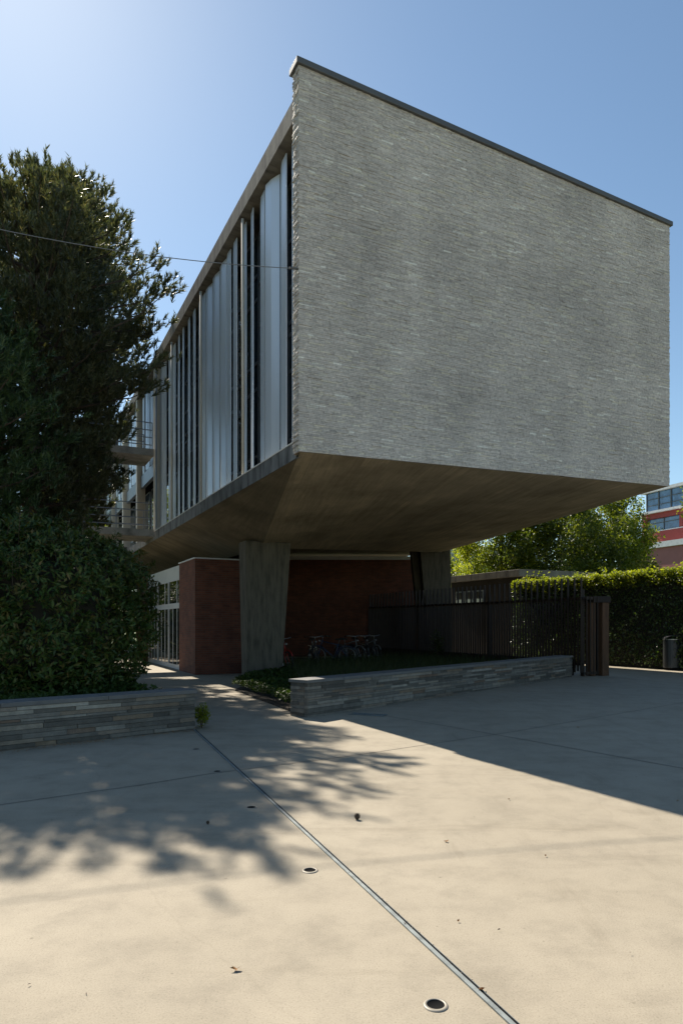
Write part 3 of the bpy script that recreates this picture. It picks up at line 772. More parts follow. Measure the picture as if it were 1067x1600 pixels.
def shrub_shell(c, rx, ry, z0, z1, n, expo=3.0, amp=0.16, seed=1.0):
    """points near the surface of a lumpy super-ellipsoid with outward normals"""
    d = rnd_dirs(n); h = (z1-z0)/2; e = expo
    k = (np.abs(d[:, 0]/rx)**e+np.abs(d[:, 1]/ry)**e+np.abs(d[:, 2]/h)**e)**(-1/e)
    P = d*k[:, None]
    P *= (1+amp*lump(P, 1.4, seed)+amp*.5*lump(P[:, [2,0,1]], 3.1, seed*2))[:, None]
    P *= (1-0.30*rng.random(n)**2.2)[:, None]
    nn = nz(d/np.array([rx, ry, h])**1.2+rng.normal(0, .15, (n, 3)))
    return P+np.array([c[0], c[1], (z0+z1)/2]), nn
def core_blob(name, c, rx, ry, z0, z1, mat, parent, expo=3.0, s=0.72):
    bm = bmesh.new(); bmesh.ops.create_icosphere(bm, subdivisions=4, radius=1.0)
    h = (z1-z0)/2
    for v_ in bm.verts:
        d = v_.co.normalized(); k = (abs(d.x/rx)**expo+abs(d.y/ry)**expo+abs(d.z/h)**expo)**(-1/expo)
        j = s*(1+0.10*math.sin(d.x*9+d.z*5)*math.sin(d.y*7+d.x*3)); p = d*k*j
        v_.co = Vector((c[0]+p.x, c[1]+p.y, (z0+z1)/2+p.z))
    me = bpy.data.meshes.new(name); bm.to_mesh(me); bm.free(); me.materials.append(mat); me.shade_smooth()
    return link(bpy.data.objects.new(name, me), parent)

def whorls(P, nn, per, spread, L, Wd, lean=0.75):
    n = len(P); a = rng.random((n, per))*6.283
    t1 = nz(np.cross(nn, rng.normal(size=(n, 3)))); t2 = np.cross(nn, t1)
    d = nn[:, None]*(lean*rng.uniform(.2, 1.3, (n, per))[:, :, None]) + t1[:, None]*np.cos(a)[:, :, None] + t2[:, None]*np.sin(a)[:, :, None]
    pos = np.repeat(P[:, None], per, 1)+rng.normal(0, spread, (n, per, 3))
    up = nn[:, None]*.7+np.array([0,0,.6])+rng.normal(0, .25, (n, per, 3))
    m = n*per
    return pos.reshape(m, 3), d.reshape(m, 3), up.reshape(m, 3), rng.uniform(.65, 1.2, m)*L, rng.uniform(.75, 1.2, m)*Wd

bush = empty('laurel_bush', (-5.95,11.7,0.3)); tag(bush, 'huge rounded dark green laurel bush behind the left slate wall', 'bush')
bc = (0.0, 0.0)
P, nn = shrub_shell(bc, 2.55, 2.0, -0.15, 2.85, 9500, 3.0, 0.07, 2.0)
leaves('foliage', *whorls(P, nn, 8, 0.03, 0.125, 0.038), M['laurel'], bush)
P, nn = shrub_shell(bc, 2.55, 2.0, -0.15, 2.85, 420, 3.0, 0.07, 2.0); keep = (nn[:, 2] > -0.1)
P, nn = P[keep], nz(nn[keep]+np.array([0,0,.5])); stx = MB(); tips = []
for p, d in zip(P, nn):
    l = random.uniform(.15, .42); p = Vector(p); d = Vector(d); stx.tube([p-d*.3, p+d*l], [.006, .003], 4, False)
    for t in (0.45, 0.7, 0.88, 1.0): tips.append(tuple(p+d*l*t))
tips = np.array(tips); leaves('foliage', *whorls(tips, np.repeat(nn, 4, 0), 5, 0.01, 0.115, 0.036), M['laurel'], bush); tag(stx.build('twigs', M['bark'], bush), kind='stuff')
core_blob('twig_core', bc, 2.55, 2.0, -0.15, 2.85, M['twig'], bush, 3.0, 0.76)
mb = MB()
for q in range(9):
    an = q*0.7; mb.tube([(0.3*math.cos(an),0.3*math.sin(an),-0.3), (0.9*math.cos(an),0.8*math.sin(an),0.8), (1.6*math.cos(an+.2),1.3*math.sin(an+.2),1.9)], [0.05,0.035,0.015], 6)
mb.build('stem', M['bark'], bush)

# little plant at the end of the left wall, and one growing by the fence
def small_plant(loc, h, r, n, mat, label, L=0.07):
    e = empty('small_plant', loc); tag(e, label, 'plant')
    P = rng.normal(0, 1, (n, 3)); P = nz(P)*(rng.random((n, 1))**.6); P[:, 0] *= r; P[:, 1] *= r; P[:, 2] = (P[:, 2]*.5+.5)*h
    d = rnd_dirs(n); d[:, 2] = np.abs(d[:, 2]); nn = rnd_dirs(n)*.5+np.array([0,0,1.])
    leaves('foliage', P, d, nn, rng.uniform(.6,1.2,n)*L, rng.uniform(.6,1.2,n)*L*.55, mat, e)
    mb = MB()
    for q in range(5):
        an = q*1.3; mb.tube([(0,0,0), (r*.5*math.cos(an), r*.5*math.sin(an), h*.8)], 0.006, 5)
    mb.build('stem', M['bark'], e)
small_plant(WL1+Vector((0.07,0.12,0)), 0.36, 0.12, 520, M['shoots'], 'small green weed growing at the right end of the left slate wall', 0.05)
small_plant(gp(684,1037), 1.25, 0.32, 420, M['laurel'], 'spindly dark shrub growing against the brown fence by the right pillar', 0.10)

# ------------------------------------------------------------------ pines
def pine(name, loc, prof, H, nwh, seed, mat, label, group, needle=0.12, shoots_per=4, lean=(0,0), z_low=3.2, per_branch=12, nn_=22, thin=0.0):
    """prof: list of (height, radius)"""
    e = empty(name, loc); tag(e, label, 'tree', group)
    q = random.Random(seed); zz = [p[0] for p in prof]; rr_ = [p[1] for p in prof]
    rad = lambda z: float(np.interp(z, zz, rr_))
    wood = MB(); S = []; SD = []
    wood.tube([(0,0,-0.3),(0.02,0.03,H*.25),(lean[0]*.4,lean[1]*.4,H*.55),(lean[0],lean[1],H*.96)], [0.24,0.2,0.13,0.03], 10)
    for i in range(nwh):
        z = z_low+(H-0.3-z_low)*i/(nwh-1); nb_ = q.randint(7, 9); a0 = q.random()*6.28
        for b_ in range(nb_):
            an = a0+b_*6.283/nb_+q.uniform(-.3,.3); L = rad(z)*q.choice([q.uniform(.6,.85), q.uniform(.85,1.12), q.uniform(.9,1.1)])
            if L < 0.25: L = 0.25
            if q.random() < (0.42 if z < thin else 0.05): continue
            base = Vector((lean[0]*z/H, lean[1]*z/H, z-0.25*L)); out = Vector((math.cos(an), math.sin(an), 0))
            rise = q.uniform(0.12, 0.34)*L
            pts = [base, base+out*L*.4+Vector((0,0,rise*.25)), base+out*L*.75+Vector((0,0,rise*.6)), base+out*L+Vector((0,0,rise*1.15))]
            wood.tube(pts, [0.05*min(1, L/2)+.012, 0.03*min(1, L/2)+.008, 0.015, 0.006], 5, False)
            side = Vector((-out.y, out.x, 0))
            for s_ in range(per_branch):
                t = 0.30+0.72*(s_+q.random())/per_branch; t = min(t, 1.0)
                p = pts[0].lerp(pts[3], t)+Vector((0,0,-0.12*L*math.sin(t*3.14)*.5)); w_ = (1.05-t)*L*.55
                sg = q.choice([-1,1]); p = p+side*sg*w_*q.uniform(.1,1)+out*q.uniform(-.1,.12)
                for k_ in range(shoots_per):
                    pp = p+Vector((q.gauss(0,.13), q.gauss(0,.13), q.gauss(0,.11)))
                    dr = (out*q.uniform(.1,.8)+side*sg*q.uniform(-.2,.6)+Vector((q.gauss(0,.25), q.gauss(0,.25), q.uniform(.5,1.3)))).normalized()
                    S.append(pp); SD.append(dr)
    # leader shoots
    for k_ in range(90):
        z = H-q.random()**1.5*1.6; r_ = rad(z)*q.random(); an = q.random()*6.28
        S.append(Vector((lean[0]*z/H+r_*math.cos(an), lean[1]*z/H+r_*math.sin(an), z))); SD.append(Vector((q.gauss(0,.2), q.gauss(0,.2), 1)).normalized())
    wood.build('trunk', M['bark'], e)
    S = np.array([tuple(s) for s in S]); SD = np.array([tuple(s) for s in SD]); n = len(S)
    a = rng.random((n, nn_))*6.283; t = rng.random((n, nn_))
    t1 = nz(np.cross(SD, rng.normal(size=(n, 3)))); t2 = np.cross(SD, t1)
    slen = rng.uniform(.16, .30, n)
    pos = S[:, None]+SD[:, None]*(t*slen[:, None])[:, :, None]
    op = rng.uniform(.45, 1.0, (n, nn_))
    d = SD[:, None]+ (t1[:, None]*np.cos(a)[:, :, None]+t2[:, None]*np.sin(a)[:, :, None])*op[:, :, None]
    d = nz(d.reshape(-1, 3)); pos = pos.reshape(-1, 3); m = len(pos)
    s = nz(np.cross(d, rng.normal(size=(m, 3)))); L = (needle*rng.uniform(.7, 1.2, m))[:, None]; w_ = needle*.11
    v = np.stack([pos+s*w_, pos-s*w_, pos+d*L], 1).reshape(-1, 3)
    raw_mesh('crown', v, np.arange(m*3).reshape(-1, 3), mat, e)
    return e
GRP = 'pines beside the long facade'
pine('pine_tree', (-7.55,16.7,0), [(2.6,1.0),(4.1,1.6),(5.3,1.9),(6.5,2.3),(7.7,3.0),(9.0,3.45),(10.0,3.25),(10.7,2.7),(11.4,1.9),(12.2,0.9)], 12.2, 22, 21, M['pine'],
     'tall dark pine with a broad crown reaching over the facade roof', GRP, 0.13, 5, per_branch=14, z_low=3.2, nn_=26, thin=7.4)
pine('pine_tree', (-9.75,24.0,0), [(4.0,1.2),(7,2.0),(10,2.5),(12.5,2.7),(14.5,2.45),(16,1.9),(17.2,1.0)], 17.0, 26, 57, M['pine'],
     'tallest pine, standing further back with its crown showing right of the front pine', GRP, 0.15, 5, per_branch=14, z_low=5.0, nn_=22, thin=9.0)
pine('pine_tree', (-7.75,13.3,0), [(3.0,2.1),(4,2.4),(5,2.3),(6.5,1.8),(7.6,1.2),(8.4,0.4)], 8.4, 14, 33, M['pine2'],
     'shorter bushy pine nearer the viewer, cut by the left edge of the photo', GRP, 0.13, 5, per_branch=11, z_low=3.4, nn_=24, thin=5.0)

# ------------------------------------------------------------------ broadleaf trees
def broadleaf(loc, H, r, seed, mat, label, n_cl=110, per=150, L=0.13, crown_low=0.25, group=None, cat='tree'):
    e = empty('broadleaf_tree', loc); tag(e, label, cat, group)
    q = random.Random(seed); wood = MB(); cl = []
    zc_ = H*(crown_low+1)/2; hz = H*(1-crown_low)/2
    wood.tube([(0,0,-.2),(0.05,0,H*.3),(0.1,0.1,H*.7)], [0.16,0.12,0.05], 9)
    for k_ in range(n_cl):
        d = Vector((q.gauss(0,1), q.gauss(0,1), q.gauss(0,1))).normalized(); f = q.uniform(.35, 1.0)**.6
        f *= 1+0.22*math.sin(d.x*4+seed)*math.sin(d.y*5+d.z*3)
        c = Vector((d.x*r*f, d.y*r*f, zc_+d.z*hz*f)); cl.append((c, q.uniform(.35,.75)*r*.34))
        if k_ % 6 == 0: wood.tube([(0.05,0.03,H*q.uniform(.25,.55)), c*.55+Vector((0,0,c.z*.30)), c], [0.04,0.02,0.006], 5, False)
    wood.build('trunk', M['bark'], e)
    C_ = np.array([tuple(c) for c, s in cl]); Sz = np.array([s for c, s in cl])
    idx = np.repeat(np.arange(n_cl), per); m = len(idx)
    dd_ = rnd_dirs(m); pos = C_[idx]+dd_*(Sz[idx]*rng.uniform(.35, 1.15, m))[:, None]
    nn = dd_*.6+np.array([0,0,.7])+rng.normal(0, .45, (m, 3)); d = rnd_dirs(m)+dd_*.5-np.array([0,0,.35])
    leaves('crown', pos, d, nn, rng.uniform(.65, 1.2, m)*L, rng.uniform(.65, 1.2, m)*L*.75, mat, e)
    return e
TG = 'leafy trees behind the hedge and shed'
def T(px, Y): return Vector(((px-CX)/FPX*Y, Y, 0))
broadleaf(T(782,42), 10.2, 2.9, 1, M['maple3'], 'brightest leafy tree behind the shed roof, left of the others', 230, 170, 0.15, 0.05, TG)
broadleaf(T(872,40), 9.8, 3.5, 2, M['maple2'], 'broad dark leafy tree in the middle of the trees behind the shed', 260, 170, 0.15, 0.05, TG)
broadleaf(T(948,43), 10.2, 2.8, 3, M['maple'], 'rightmost leafy tree behind the hedge, in front of the red building', 230, 170, 0.15, 0.05, TG)
broadleaf(T(722,47), 7.2, 2.0, 4, M['maple'], 'small dark leafy tree seen right of the far pillar, below the pale block', 90, 140, 0.14, 0.10, TG)
broadleaf(T(1112,30), 8.6, 1.5, 8, M['maple'], 'small tree with a branch tip against the sky-tinted glass of the red building', 60, 90, 0.12, 0.6, TG)
LG = 'sunlit trees far behind the pines'
for i, (p, H_, r_, lab) in enumerate(((Vector((-12.8,36,0)), 6.5, 2.6, 'low leafy tree far back beside the long facade'), (Vector((-16.8,38.5,0)), 7, 2.8, 'leafy tree between the far trees at the left of the facade'),
                                      (Vector((-16.5,41,0)), 11, 3.6, 'bright yellow green tree seen through the gap under the pine crown'),
                                      (Vector((-24,45,0)), 12, 4.2, 'far sunlit tree behind the pine trunk at the left'),
                                      (Vector((-19,30,0)), 9, 3.2, 'tree in the left distance behind the laurel bush'))):
    broadleaf(p, H_, r_, 20+i, M['maple'], lab, 100, 120, 0.2, 0.03, LG)
def round_shrub(loc, r, h, label, seed):
    e = empty('garden_shrub', loc); tag(e, label, 'bush')
    P, nn = shrub_shell((0,0), r, r, -.05, h, 2600, 2.3, 0.12, seed)
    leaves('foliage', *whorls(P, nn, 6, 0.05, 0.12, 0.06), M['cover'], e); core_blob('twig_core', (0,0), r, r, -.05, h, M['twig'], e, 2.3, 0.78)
round_shrub((-10.6,25.5,0), 1.9, 3.0, 'rounded shrub beyond the glazed ground floor, behind the laurel bush', 1.0)
round_shrub((-12.2,29.5,0), 2.2, 3.4, 'taller rounded shrub further back along the path', 2.0)

# ------------------------------------------------------------------ hedge
hedge = empty('clipped_hedge', B(14.78,6.0), ROT); tag(hedge, 'tall clipped hedge with bright young shoots along its top behind the litter bin', 'hedge')
def hedge_part():
    n = 15000; y = rng.uniform(-9, 6.2, n); z = rng.uniform(0.12, 3.12, n)
    P = np.column_stack([0.02+0.10*rng.random(n)**1.5*1.6+0.05*np.sin(y*2.3+z*3)+0.03*np.sin(z*7+y*5), y, z])
    nn = np.tile([-1.,0,.25], (n, 1))+rng.normal(0, .45, (n, 3)); d = rnd_dirs(n)+np.array([-.3,0,-.45])
    n2 = 11000; P2 = np.column_stack([rng.uniform(0,1.3,n2), rng.uniform(-9,6.2,n2), 3.0+rng.uniform(0,.22,n2)])
    nn2 = np.tile([0,0,1.], (n2,1))+rng.normal(0,.5,(n2,3)); d2 = rnd_dirs(n2)+np.array([0,0,.2])
    leaves('foliage', np.concatenate([P,P2]), np.concatenate([d,d2]), np.concatenate([nn,nn2]), rng.uniform(.7,1.2,n+n2)*0.085, rng.uniform(.7,1.2,n+n2)*0.058, M['hedge'], hedge)
    ns = 1500; bx = rng.uniform(0,1.3,ns); by = rng.uniform(-9,6.2,ns); hh = rng.uniform(.10,.34,ns)*(1+.9*(lump(np.column_stack([bx,by,bx]),1.1,3)>.25)); per = 16
    t = rng.random((ns,per)); lean = rng.normal(0,.16,(ns,2))
    pos = np.stack([bx[:,None]+lean[:,0:1]*t, by[:,None]+lean[:,1:2]*t, 3.05+hh[:,None]*t], 2).reshape(-1,3); m = len(pos)
    dd_ = rnd_dirs(m); dd_[:,2] = np.abs(dd_[:,2])*.8
    leaves('young_shoots', pos, dd_, rnd_dirs(m)*.5+np.array([0,0,1.]), rng.uniform(.6,1.2,m)*0.095, rng.uniform(.6,1.2,m)*0.065, M['shoots'], hedge)
    ns = 1300; bx = rng.uniform(-.06,.30,ns); by = rng.uniform(-9,6.2,ns); bz = 3.12-rng.random(ns)**1.6*.42; per = 10
    t = rng.random((ns,per))*.22
    pos = np.stack([bx[:,None]-t*.45*rng.random((ns,per)), by[:,None]+rng.normal(0,.05,(ns,per)), bz[:,None]+t], 2).reshape(-1,3); m = len(pos)
    dd_ = rnd_dirs(m); dd_[:,2] = np.abs(dd_[:,2])*.6
    leaves('young_shoots', pos, dd_, rnd_dirs(m)*.6+np.array([-.3,0,.8]), rng.uniform(.6,1.2,m)*0.09, rng.uniform(.6,1.2,m)*0.062, M['shoots'], hedge)
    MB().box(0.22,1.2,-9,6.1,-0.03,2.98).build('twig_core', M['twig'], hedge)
hedge_part()

# ------------------------------------------------------------------ fence and gate
fe = empty('bar_fence', B(10.25,3.7), ROT); tag(fe, 'long fence of upright brown steel bars standing behind the right slate wall', 'fence')
mb = MB(); v = 0.0; k = 0
while v < 12.95:
    top = 2.84 if k % 2 == 0 else 2.2
    mb.box(-0.03, 0.03, v, v+0.014, 0.14, top) if k % 2 else mb.box(-0.035, 0.035, v, v+0.02, 0.10, top)
    v += 0.13; k += 1
mb.build('bars', M['fence'], fe)
for z in (0.30, 2.19): MB().box(0.036,0.066,-0.02,12.97,z,z+.08).build('rail', M['fence'], fe)
MB().box(0.0,0.10,0.4,12.95,-0.02,0.46).build('added_board', M['timber'], fe)  # added dark board that hides the sunlit ground behind the bars
for v in (0.07, 4.3, 8.6, 12.9): MB().box(0.067,0.147,v-.04,v+.04,0,2.5).build('post', M['fence'], fe)
ga = empty('rusted_gate_post', B(10.55,3.75), ROT); tag(ga, 'wide rusted steel gate pillar at the end of the slate wall', 'gate post')
MB().box(0.34,0.60,-0.22,0.20,0,2.12).build('box_post', M['corten'], ga, bevel=0.006)
MB().box(0.02,0.20,-0.10,0.12,0,2.12).build('box_post', M['corten'], ga, bevel=0.006)
MB().box(-0.02,0.64,-0.25,0.23,2.123,2.30).build('head_plate', M['timber'], ga, bevel=0.004)
MB().box(0.201,0.339,-0.02,0.10,0,2.122).build('slot', M['black'], ga)
gl = empty('narrow_gate', B(10.2,3.2), ROT); tag(gl, 'narrow brown barred gate panel between slate wall and rusted pillar', 'gate')
mb = MB()
for k in range(4): mb.box(0.02+k*0.14, 0.05+k*0.14, 0.28, 0.30, 0.06, 2.28)
mb.build('bars', M['fence'], gl)
for z in (0.06, 2.2): MB().box(0,0.5,0.301,0.325,z,z+.08).build('rail', M['fence'], gl)

# shed behind the fence
sh_ = empty('flat_roofed_shed', B(16.75,14.0), ROT); tag(sh_, 'dark low shed with a flat concrete roof behind the brown fence', 'shed')
MB().box(-0.20,4.6,-0.25,5.6,3.70,4.02).build('roof', M['fascia'], sh_, bevel=0.01)
MB().box(0.0,4.5,0.1,5.4,-0.04,3.697).build('wall', M['timber'], sh_)
wf = MB(); mb = MB()
for k in range(3):
    y = 2.6+k*0.8; wf.box(-0.05,-0.002,y,y+.7,2.5,3.2); mb.box(-0.065,-0.052,y+.06,y+.64,2.57,3.13)
wo = wf.build('window', M['frame'], sh_); mb.build('pane', M['glass'], wo)

# ------------------------------------------------------------------ litter bin
bp = gp(1050,1047)
bn = empty('litter_bin', bp, R(-6)); tag(bn, 'dark metal litter bin with a curved lid standing in front of the hedge', 'litter bin')
def stadium(w_, d_, n=10):
    pts = []; r_ = d_/2; c = w_/2-r_
    for k in range(n+1): an = -math.pi/2+math.pi*k/n; pts.append((c+r_*math.cos(an), r_*math.sin(an)))
    for k in range(n+1): an = math.pi/2+math.pi*k/n; pts.append((-c+r_*math.cos(an), r_*math.sin(an)))
    return pts
MB().prism(stadium(0.58,0.46), 0.08, 0.98).build('body', M['bin'], bn, bevel=0.012)
MB().prism(stadium(0.50,0.38), 0.0, 0.078).build('foot', M['black'], bn)
MB().prism(stadium(0.60,0.48), 0.985, 1.015).build('rim', M['chrome'], bn, bevel=0.006)
mb = MB(); 
prev = None
for k in range(9):
    an = math.pi*k/8; x = 0.27*math.cos(an); z = 1.018+0.09*math.sin(an)
    if prev: mb.hexa([(x,-.2,z),(prev[0],-.2,prev[1]),(prev[0],.2,prev[1]),(x,.2,z)], [(x,-.2,z+.02),(prev[0],-.2,prev[1]+.02),(prev[0],.2,prev[1]+.02),(x,.2,z+.02)])
    prev = (x, z)
mb.build('lid', M['bin'], bn)

# ------------------------------------------------------------------ bicycles
def make_bike(paint, label):
    e = empty('bicycle'); tag(e, label, 'bicycle', 'bicycles parked in front of the brick wall')
    Rw = 0.335; xr, xf = -0.52, 0.54
    for x in (xr, xf):
        wh = MB().torus((x,0,Rw),(0,1,0),Rw-.018,.017).build('wheel', M['rubber'], e, True)
        MB().torus((x,0,Rw),(0,1,0),Rw-.042,.010,28,6).build('rim', M['chrome'], wh, True)
        sp = MB()
        for k in range(16):
            an = k*math.pi/8; sp.tube([(x,0.02*(-1)**k,Rw),(x+math.cos(an)*(Rw-.045),0,Rw+math.sin(an)*(Rw-.045))], 0.0022, 4, False)
        sp.tube([(x,-.05,Rw),(x,.05,Rw)], 0.018, 8); sp.build('spokes', M['chrome'], wh)
        fd = []
        for k in range(11):
            an = R(25 if x > 0 else 10)+R(13)*k if x < 0 else R(35)+R(12)*k
            fd.append((x+math.cos(an)*(Rw+.03), 0, Rw+math.sin(an)*(Rw+.03)))
        MB().tube(fd, 0.02, 6).build('mudguard', paint, e, True)
    bb = Vector((-0.08,0,0.29)); st = Vector((-0.22,0,0.78)); hd = Vector((0.36,0,0.86)); hl = Vector((0.40,0,0.70))
    f = MB()
    f.tube([bb, st], .017, 8).tube([st+Vector((.01,0,-.05)), hd], .016, 8).tube([bb, hl], .018, 8).tube([hd+Vector((-.01,0,.05)), hl], .02, 8)
    for s_ in (-1,1):
        f.tube([bb+Vector((0,.02*s_,0)), (xr,.055*s_,Rw)], .010, 6); f.tube([st+Vector((0,.02*s_,-.06)), (xr,.055*s_,Rw)], .009, 6)
        f.tube([hl+Vector((0,.03*s_,-.02)), (0.45,.05*s_,.5), (xf,.055*s_,Rw)], .012, 6)
    f.build('frame', paint, e, True)
    MB().tube([st, st+Vector((-.035,0,.13))], .013, 8).build('seat_post', M['chrome'], e, True)
    sd_ = MB().hexa([(-.40,-.09,.90),(-.10,-.02,.90),(-.10,.02,.90),(-.40,.09,.90)], [(-.40,-.08,.97),(-.10,-.018,.945),(-.10,.018,.945),(-.40,.08,.97)])
    sd_.build('saddle', M['rubber'], e, bevel=.015)
    MB().tube([hd, (0.335,0,0.98), (0.36,0,1.02)], .013, 8).build('stem', M['chrome'], e, True)
    MB().tube([(0.16,-.30,1.03),(0.28,-.26,1.05),(0.36,-.12,1.03),(0.37,0,1.02),(0.36,.12,1.03),(0.28,.26,1.05),(0.16,.30,1.03)], .012, 8).build('handlebar', M['chrome'], e, True)
    for s_ in (-1,1): MB().tube([(0.10,.31*s_,1.025),(0.22,.285*s_,1.04)], .017, 8).build('grip', M['rubber'], e, True)
    MB().lathe([(.001,0),(.035,.005),(.042,.03),(.03,.06),(.001,.075)], 14, (0.46,0,0.84)).build('headlight', M['chrome'], e, True)
    cr = MB().torus(bb,(0,1,0),.09,.008,20,5).tube([bb+Vector((0,.06,0)), bb+Vector((.12,.06,-.12))], .01, 6).tube([bb+Vector((0,-.06,0)), bb+Vector((-.12,-.06,.12))], .01, 6)
    cr.box(bb.x+.08,bb.x+.17,.06,.15,bb.z-.135,bb.z-.11).box(bb.x-.17,bb.x-.08,-.15,-.06,bb.z+.11,bb.z+.135); cr.build('crank', M['chrome'], e)
    rk = MB()
    for s_ in (-1,1): rk.tube([(-.30,.06*s_,.72),(-.78,.06*s_,.72)], .007, 5).tube([(-.62,.06*s_,.72),(xr,.06*s_,Rw)], .006, 5)
    for k in range(4): rk.tube([(-.36-.13*k,-.06,.72),(-.36-.13*k,.06,.72)], .006, 5)
    rk.build('luggage_rack', M['bikeblack'], e)
    return e
bikes = [make_bike(M['bikeblack'], 'black bicycle facing the viewer with wide upright handlebars'),
         make_bike(M['bikered'], 'red bicycle half hidden right beside the left pillar'),
         make_bike(M['bikeblue'], 'dark bicycle parked just right of the one facing the viewer'),
         make_bike(M['bikegrey'], 'grey bicycle parked third from the brown fence')]
bikes.append(copy_tree(bikes[0])); bikes[-1]['label'] = 'black bicycle parked second from the brown fence'
bikes.append(copy_tree(bikes[3])); bikes[-1]['label'] = 'grey bicycle parked closest to the brown fence'
for bk, (px, py, rz) in zip(bikes, ((491,1043,-78), (437,1052,-58), (519,1041,168), (546,1039,-50), (563,1038,-58), (579,1037,-66))):
    p = gp(px, py, 0.05); bk.location = p; bk.rotation_euler = (R(2), 0, R(rz))

# ------------------------------------------------------------------ buildings in the distance
rb = empty('red_building', (42.6,97,0), R(20.3)); tag(rb, 'red office building with sky-tinted mirror glazing behind the hedge at the right', 'building')
MB().box(0.0,18,-55,0,0,14.35).build('wall', M['redpanel'], rb)
MB().box(-0.02,18,-55,0,16.15,16.85).build('red_band', M['redpanel'], rb)
MB().box(0.5,18,-55,-0.4,14.353,16.147).build('window_band', M['skygl'], rb)
mb = MB()
for k in range(8): MB().box(0.02,0.49,-0.6-k*6.5,-0.02-k*6.5,14.356,16.144).build('pier', M['redpanel'], rb)

for k in range(14): MB().box(0.42,0.499,-3.6-k*3.25,-3.5-k*3.25,14.356,16.144).build('mullion', M['zinc'], rb)
MB().box(0.40,0.499,-55,-0.4,15.5,15.58).build('transom', M['zinc'], rb)
MB().box(-0.03,0.3,-55,0.02,14.28,14.40).build('sill', M['pale'], rb)
MB().box(-0.55,18,-55,0.2,16.853,17.15).build('ledge', M['pale'], rb)
MB().box(0.3,17,-55,-0.6,17.153,19.85).build('mirror_glazing', M['skygl'], rb)
mb = MB()
for k in range(26): mb.box(0.18,0.30,-0.75-k*2.15,-0.6-k*2.15,17.155,19.848)
for z in (18.0,18.9): mb.box(0.2,0.298,-55,-0.6,z,z+.07)
mb.build('mullion', M['zinc'], rb)
MB().box(-0.2,18,-55,0.1,19.853,20.25).build('parapet', M['pale'], rb)
MB().box(1.5,17,-55,-8.5,20.253,22.4).build('roof_storey', M['pale'], rb)
MB().box(-7,4.0,-22,-3,0,11.0).build('corrugated_wall', M['redcorr'], rb)
MB().box(-7.3,4.2,-22.3,-2.8,11.003,11.7).build('beam', M['pale'], rb)
mb = MB()
for k in range(40): mb.box(-7+k*.27,-6.9+k*.27,-22.06,-22.002,0,10.99)
mb.build('rib', M['redcorr'], rb)

pb = empty('pale_apartment_block', (15.0,74,0), R(12)); tag(pb, 'pale apartment block far behind the leafy trees, seen under the soffit', 'building')
MB().box(-4,8,0,10,0,9.6).build('wall', M['pale'], pb)
for k in range(6):
    for j in range(3):
        wo = MB().box(-3.5+k*1.9,-2.3+k*1.9,-0.06,-0.003,1.6+j*2.9,3.2+j*2.9).build('window', M['frame'], pb)
        MB().box(-3.4+k*1.9,-2.4+k*1.9,-0.08,-0.062,1.7+j*2.9,3.1+j*2.9).build('pane', M['glass'], wo)
MB().box(-4.3,8.3,-0.3,10.3,9.603,9.9).build('roof', M['white'], pb)

# ------------------------------------------------------------------ small litter on the concrete
def pine_cone(px, py, s, label):
    e = empty('pine_cone', gp(px, py), R(px)); tag(e, label, 'pine cone')
    mb = MB(); mb.lathe([(.001,0),(.012,.004),(.017,.016),(.015,.032),(.008,.046),(.001,.052)], 10)
    for r_ in range(7):
        for q in range(8):
            an = q*.785+r_*.4; z = .006+r_*.006; rr2 = .016*math.sin(.5+r_*.36)
            mb.hexa([(rr2*math.cos(an-.2),rr2*math.sin(an-.2),z),((rr2+.009)*math.cos(an),(rr2+.009)*math.sin(an),z+.006),(rr2*math.cos(an+.2),rr2*math.sin(an+.2),z),(rr2*.8*math.cos(an),rr2*.8*math.sin(an),z)],
                    [(rr2*math.cos(an-.2),rr2*math.sin(an-.2),z+.003),((rr2+.009)*math.cos(an),(rr2+.009)*math.sin(an),z+.009),(rr2*math.cos(an+.2),rr2*math.sin(an+.2),z+.003),(rr2*.8*math.cos(an),rr2*.8*math.sin(an),z+.003)])
    mb.v = [(x*s, y*s, z*s) for x, y, z in mb.v]
    mb.build('scales', M['cone'], e)
pine_cone(558,1281,1.0,'small dark pine cone lying in the sun right of the slot drain')
pine_cone(325,1288,0.55,'tiny dark pine cone near the tip of the tree shadow')
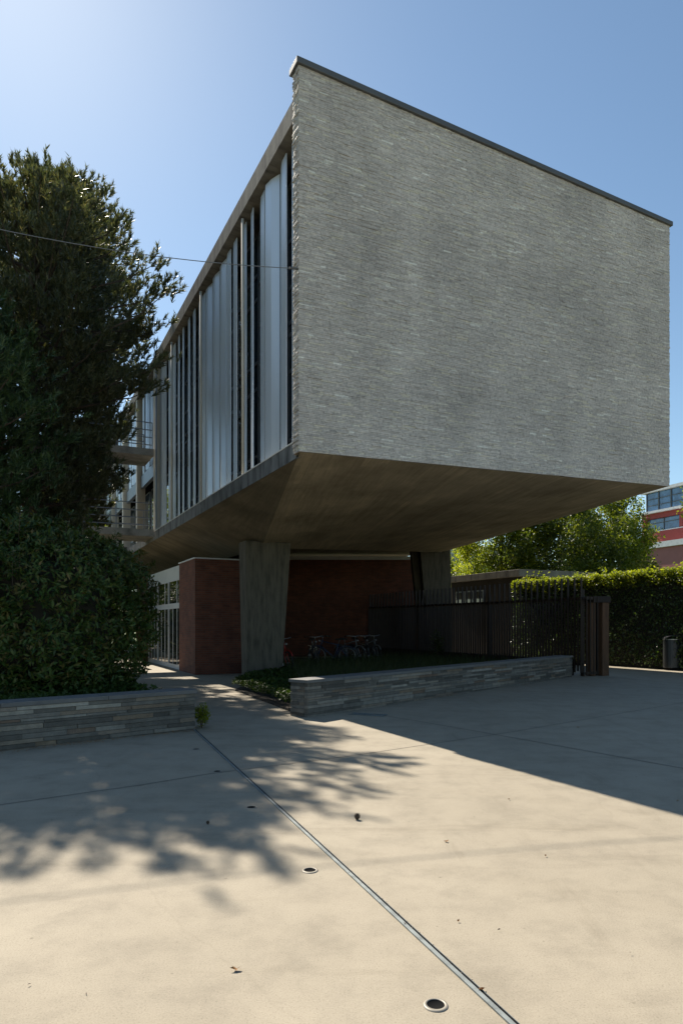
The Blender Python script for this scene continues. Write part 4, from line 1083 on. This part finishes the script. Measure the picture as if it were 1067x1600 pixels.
def dry_leaf(px, py, s, label):
    e = MB(); q = random.Random(px); n = 9
    pts = []
    for k in range(n):
        an = 6.283*k/n; r_ = s*(1 if k % 2 else .55)*q.uniform(.8,1.2); pts.append((r_*math.cos(an), r_*.7*math.sin(an), .006+q.uniform(0,.012)))
    for k in range(n): e.poly([(0,0,.004), pts[k], pts[(k+1) % n]])
    o = e.build('dry_leaf', M['dry'], None); o.location = gp(px, py); return tag(o, label, 'leaf')
dry_leaf(697,1316,.022,'tiny reddish dry leaf on the sunlit concrete right of the slot drain')
dry_leaf(369,1517,.024,'pale dry leaf on the sunlit concrete left of the slot drain')
dry_leaf(795,1250,.012,'small dark leaf scrap close to the edge of the building shadow')
dry_leaf(852,1339,.010,'tiny leaf scrap in the middle of the sunlit concrete at the right')
dry_leaf(716,1441,.009,'tiny speck of leaf beside the lower half of the slot drain')
dry_leaf(1058,1252,.016,'leaf scrap in the building shadow near the right edge')
dry_leaf(903,1137,.024,'leaf scrap on the shaded concrete right of the slate wall')
dry_leaf(752,1549,.018,'dark leaf scrap caught on the slot drain near the largest light')

def litter(name, poly, n, L, mat, label, cat):
    q = scatter(poly, n); d = rng.normal(0,1,(n,3)); d[:,2] *= .12
    pos = np.column_stack([q, rng.uniform(.004,.012,n)]); nn = np.tile([0,0,1.],(n,1))+rng.normal(0,.3,(n,3))
    return tag(leaves(name, pos, d, nn, rng.uniform(.4,1.3,n)*L, rng.uniform(.4,1.2,n)*L*.35, mat), label, cat, kind='stuff')
wd = (WL1-WL0).normalized(); wo_ = Vector((wd.y,-wd.x,0))
litter('leaf_litter', [WL0, WL1, WL1+wo_*.16, WL0+wo_*.22], 700, .03, M['dry'], 'dry needles and leaf crumbs along the foot of the left slate wall', 'leaf litter')
wd2 = (WR1-WR0).normalized(); wo2 = Vector((wd2.y,-wd2.x,0))
litter('leaf_litter', [WR0, WR1, WR1+wo2*.14, WR0+wo2*.12], 500, .03, M['cone'], 'dark leaf crumbs along the foot of the right slate wall', 'leaf litter')
litter('leaf_litter', [Vector((-6,2,0)), Vector((8,2,0)), Vector((9,14,0)), Vector((-1,11,0)), Vector((-7,7,0))], 260, .018, M['cone'], 'tiny dark crumbs scattered thinly over the plaza', 'leaf litter')
litter('leaf_litter', [D0+ds*.012, D0-ds*.012, D1-ds*.012, D1+ds*.012], 260, .016, M['cone'], 'crumbs caught in the slot drain', 'leaf litter')
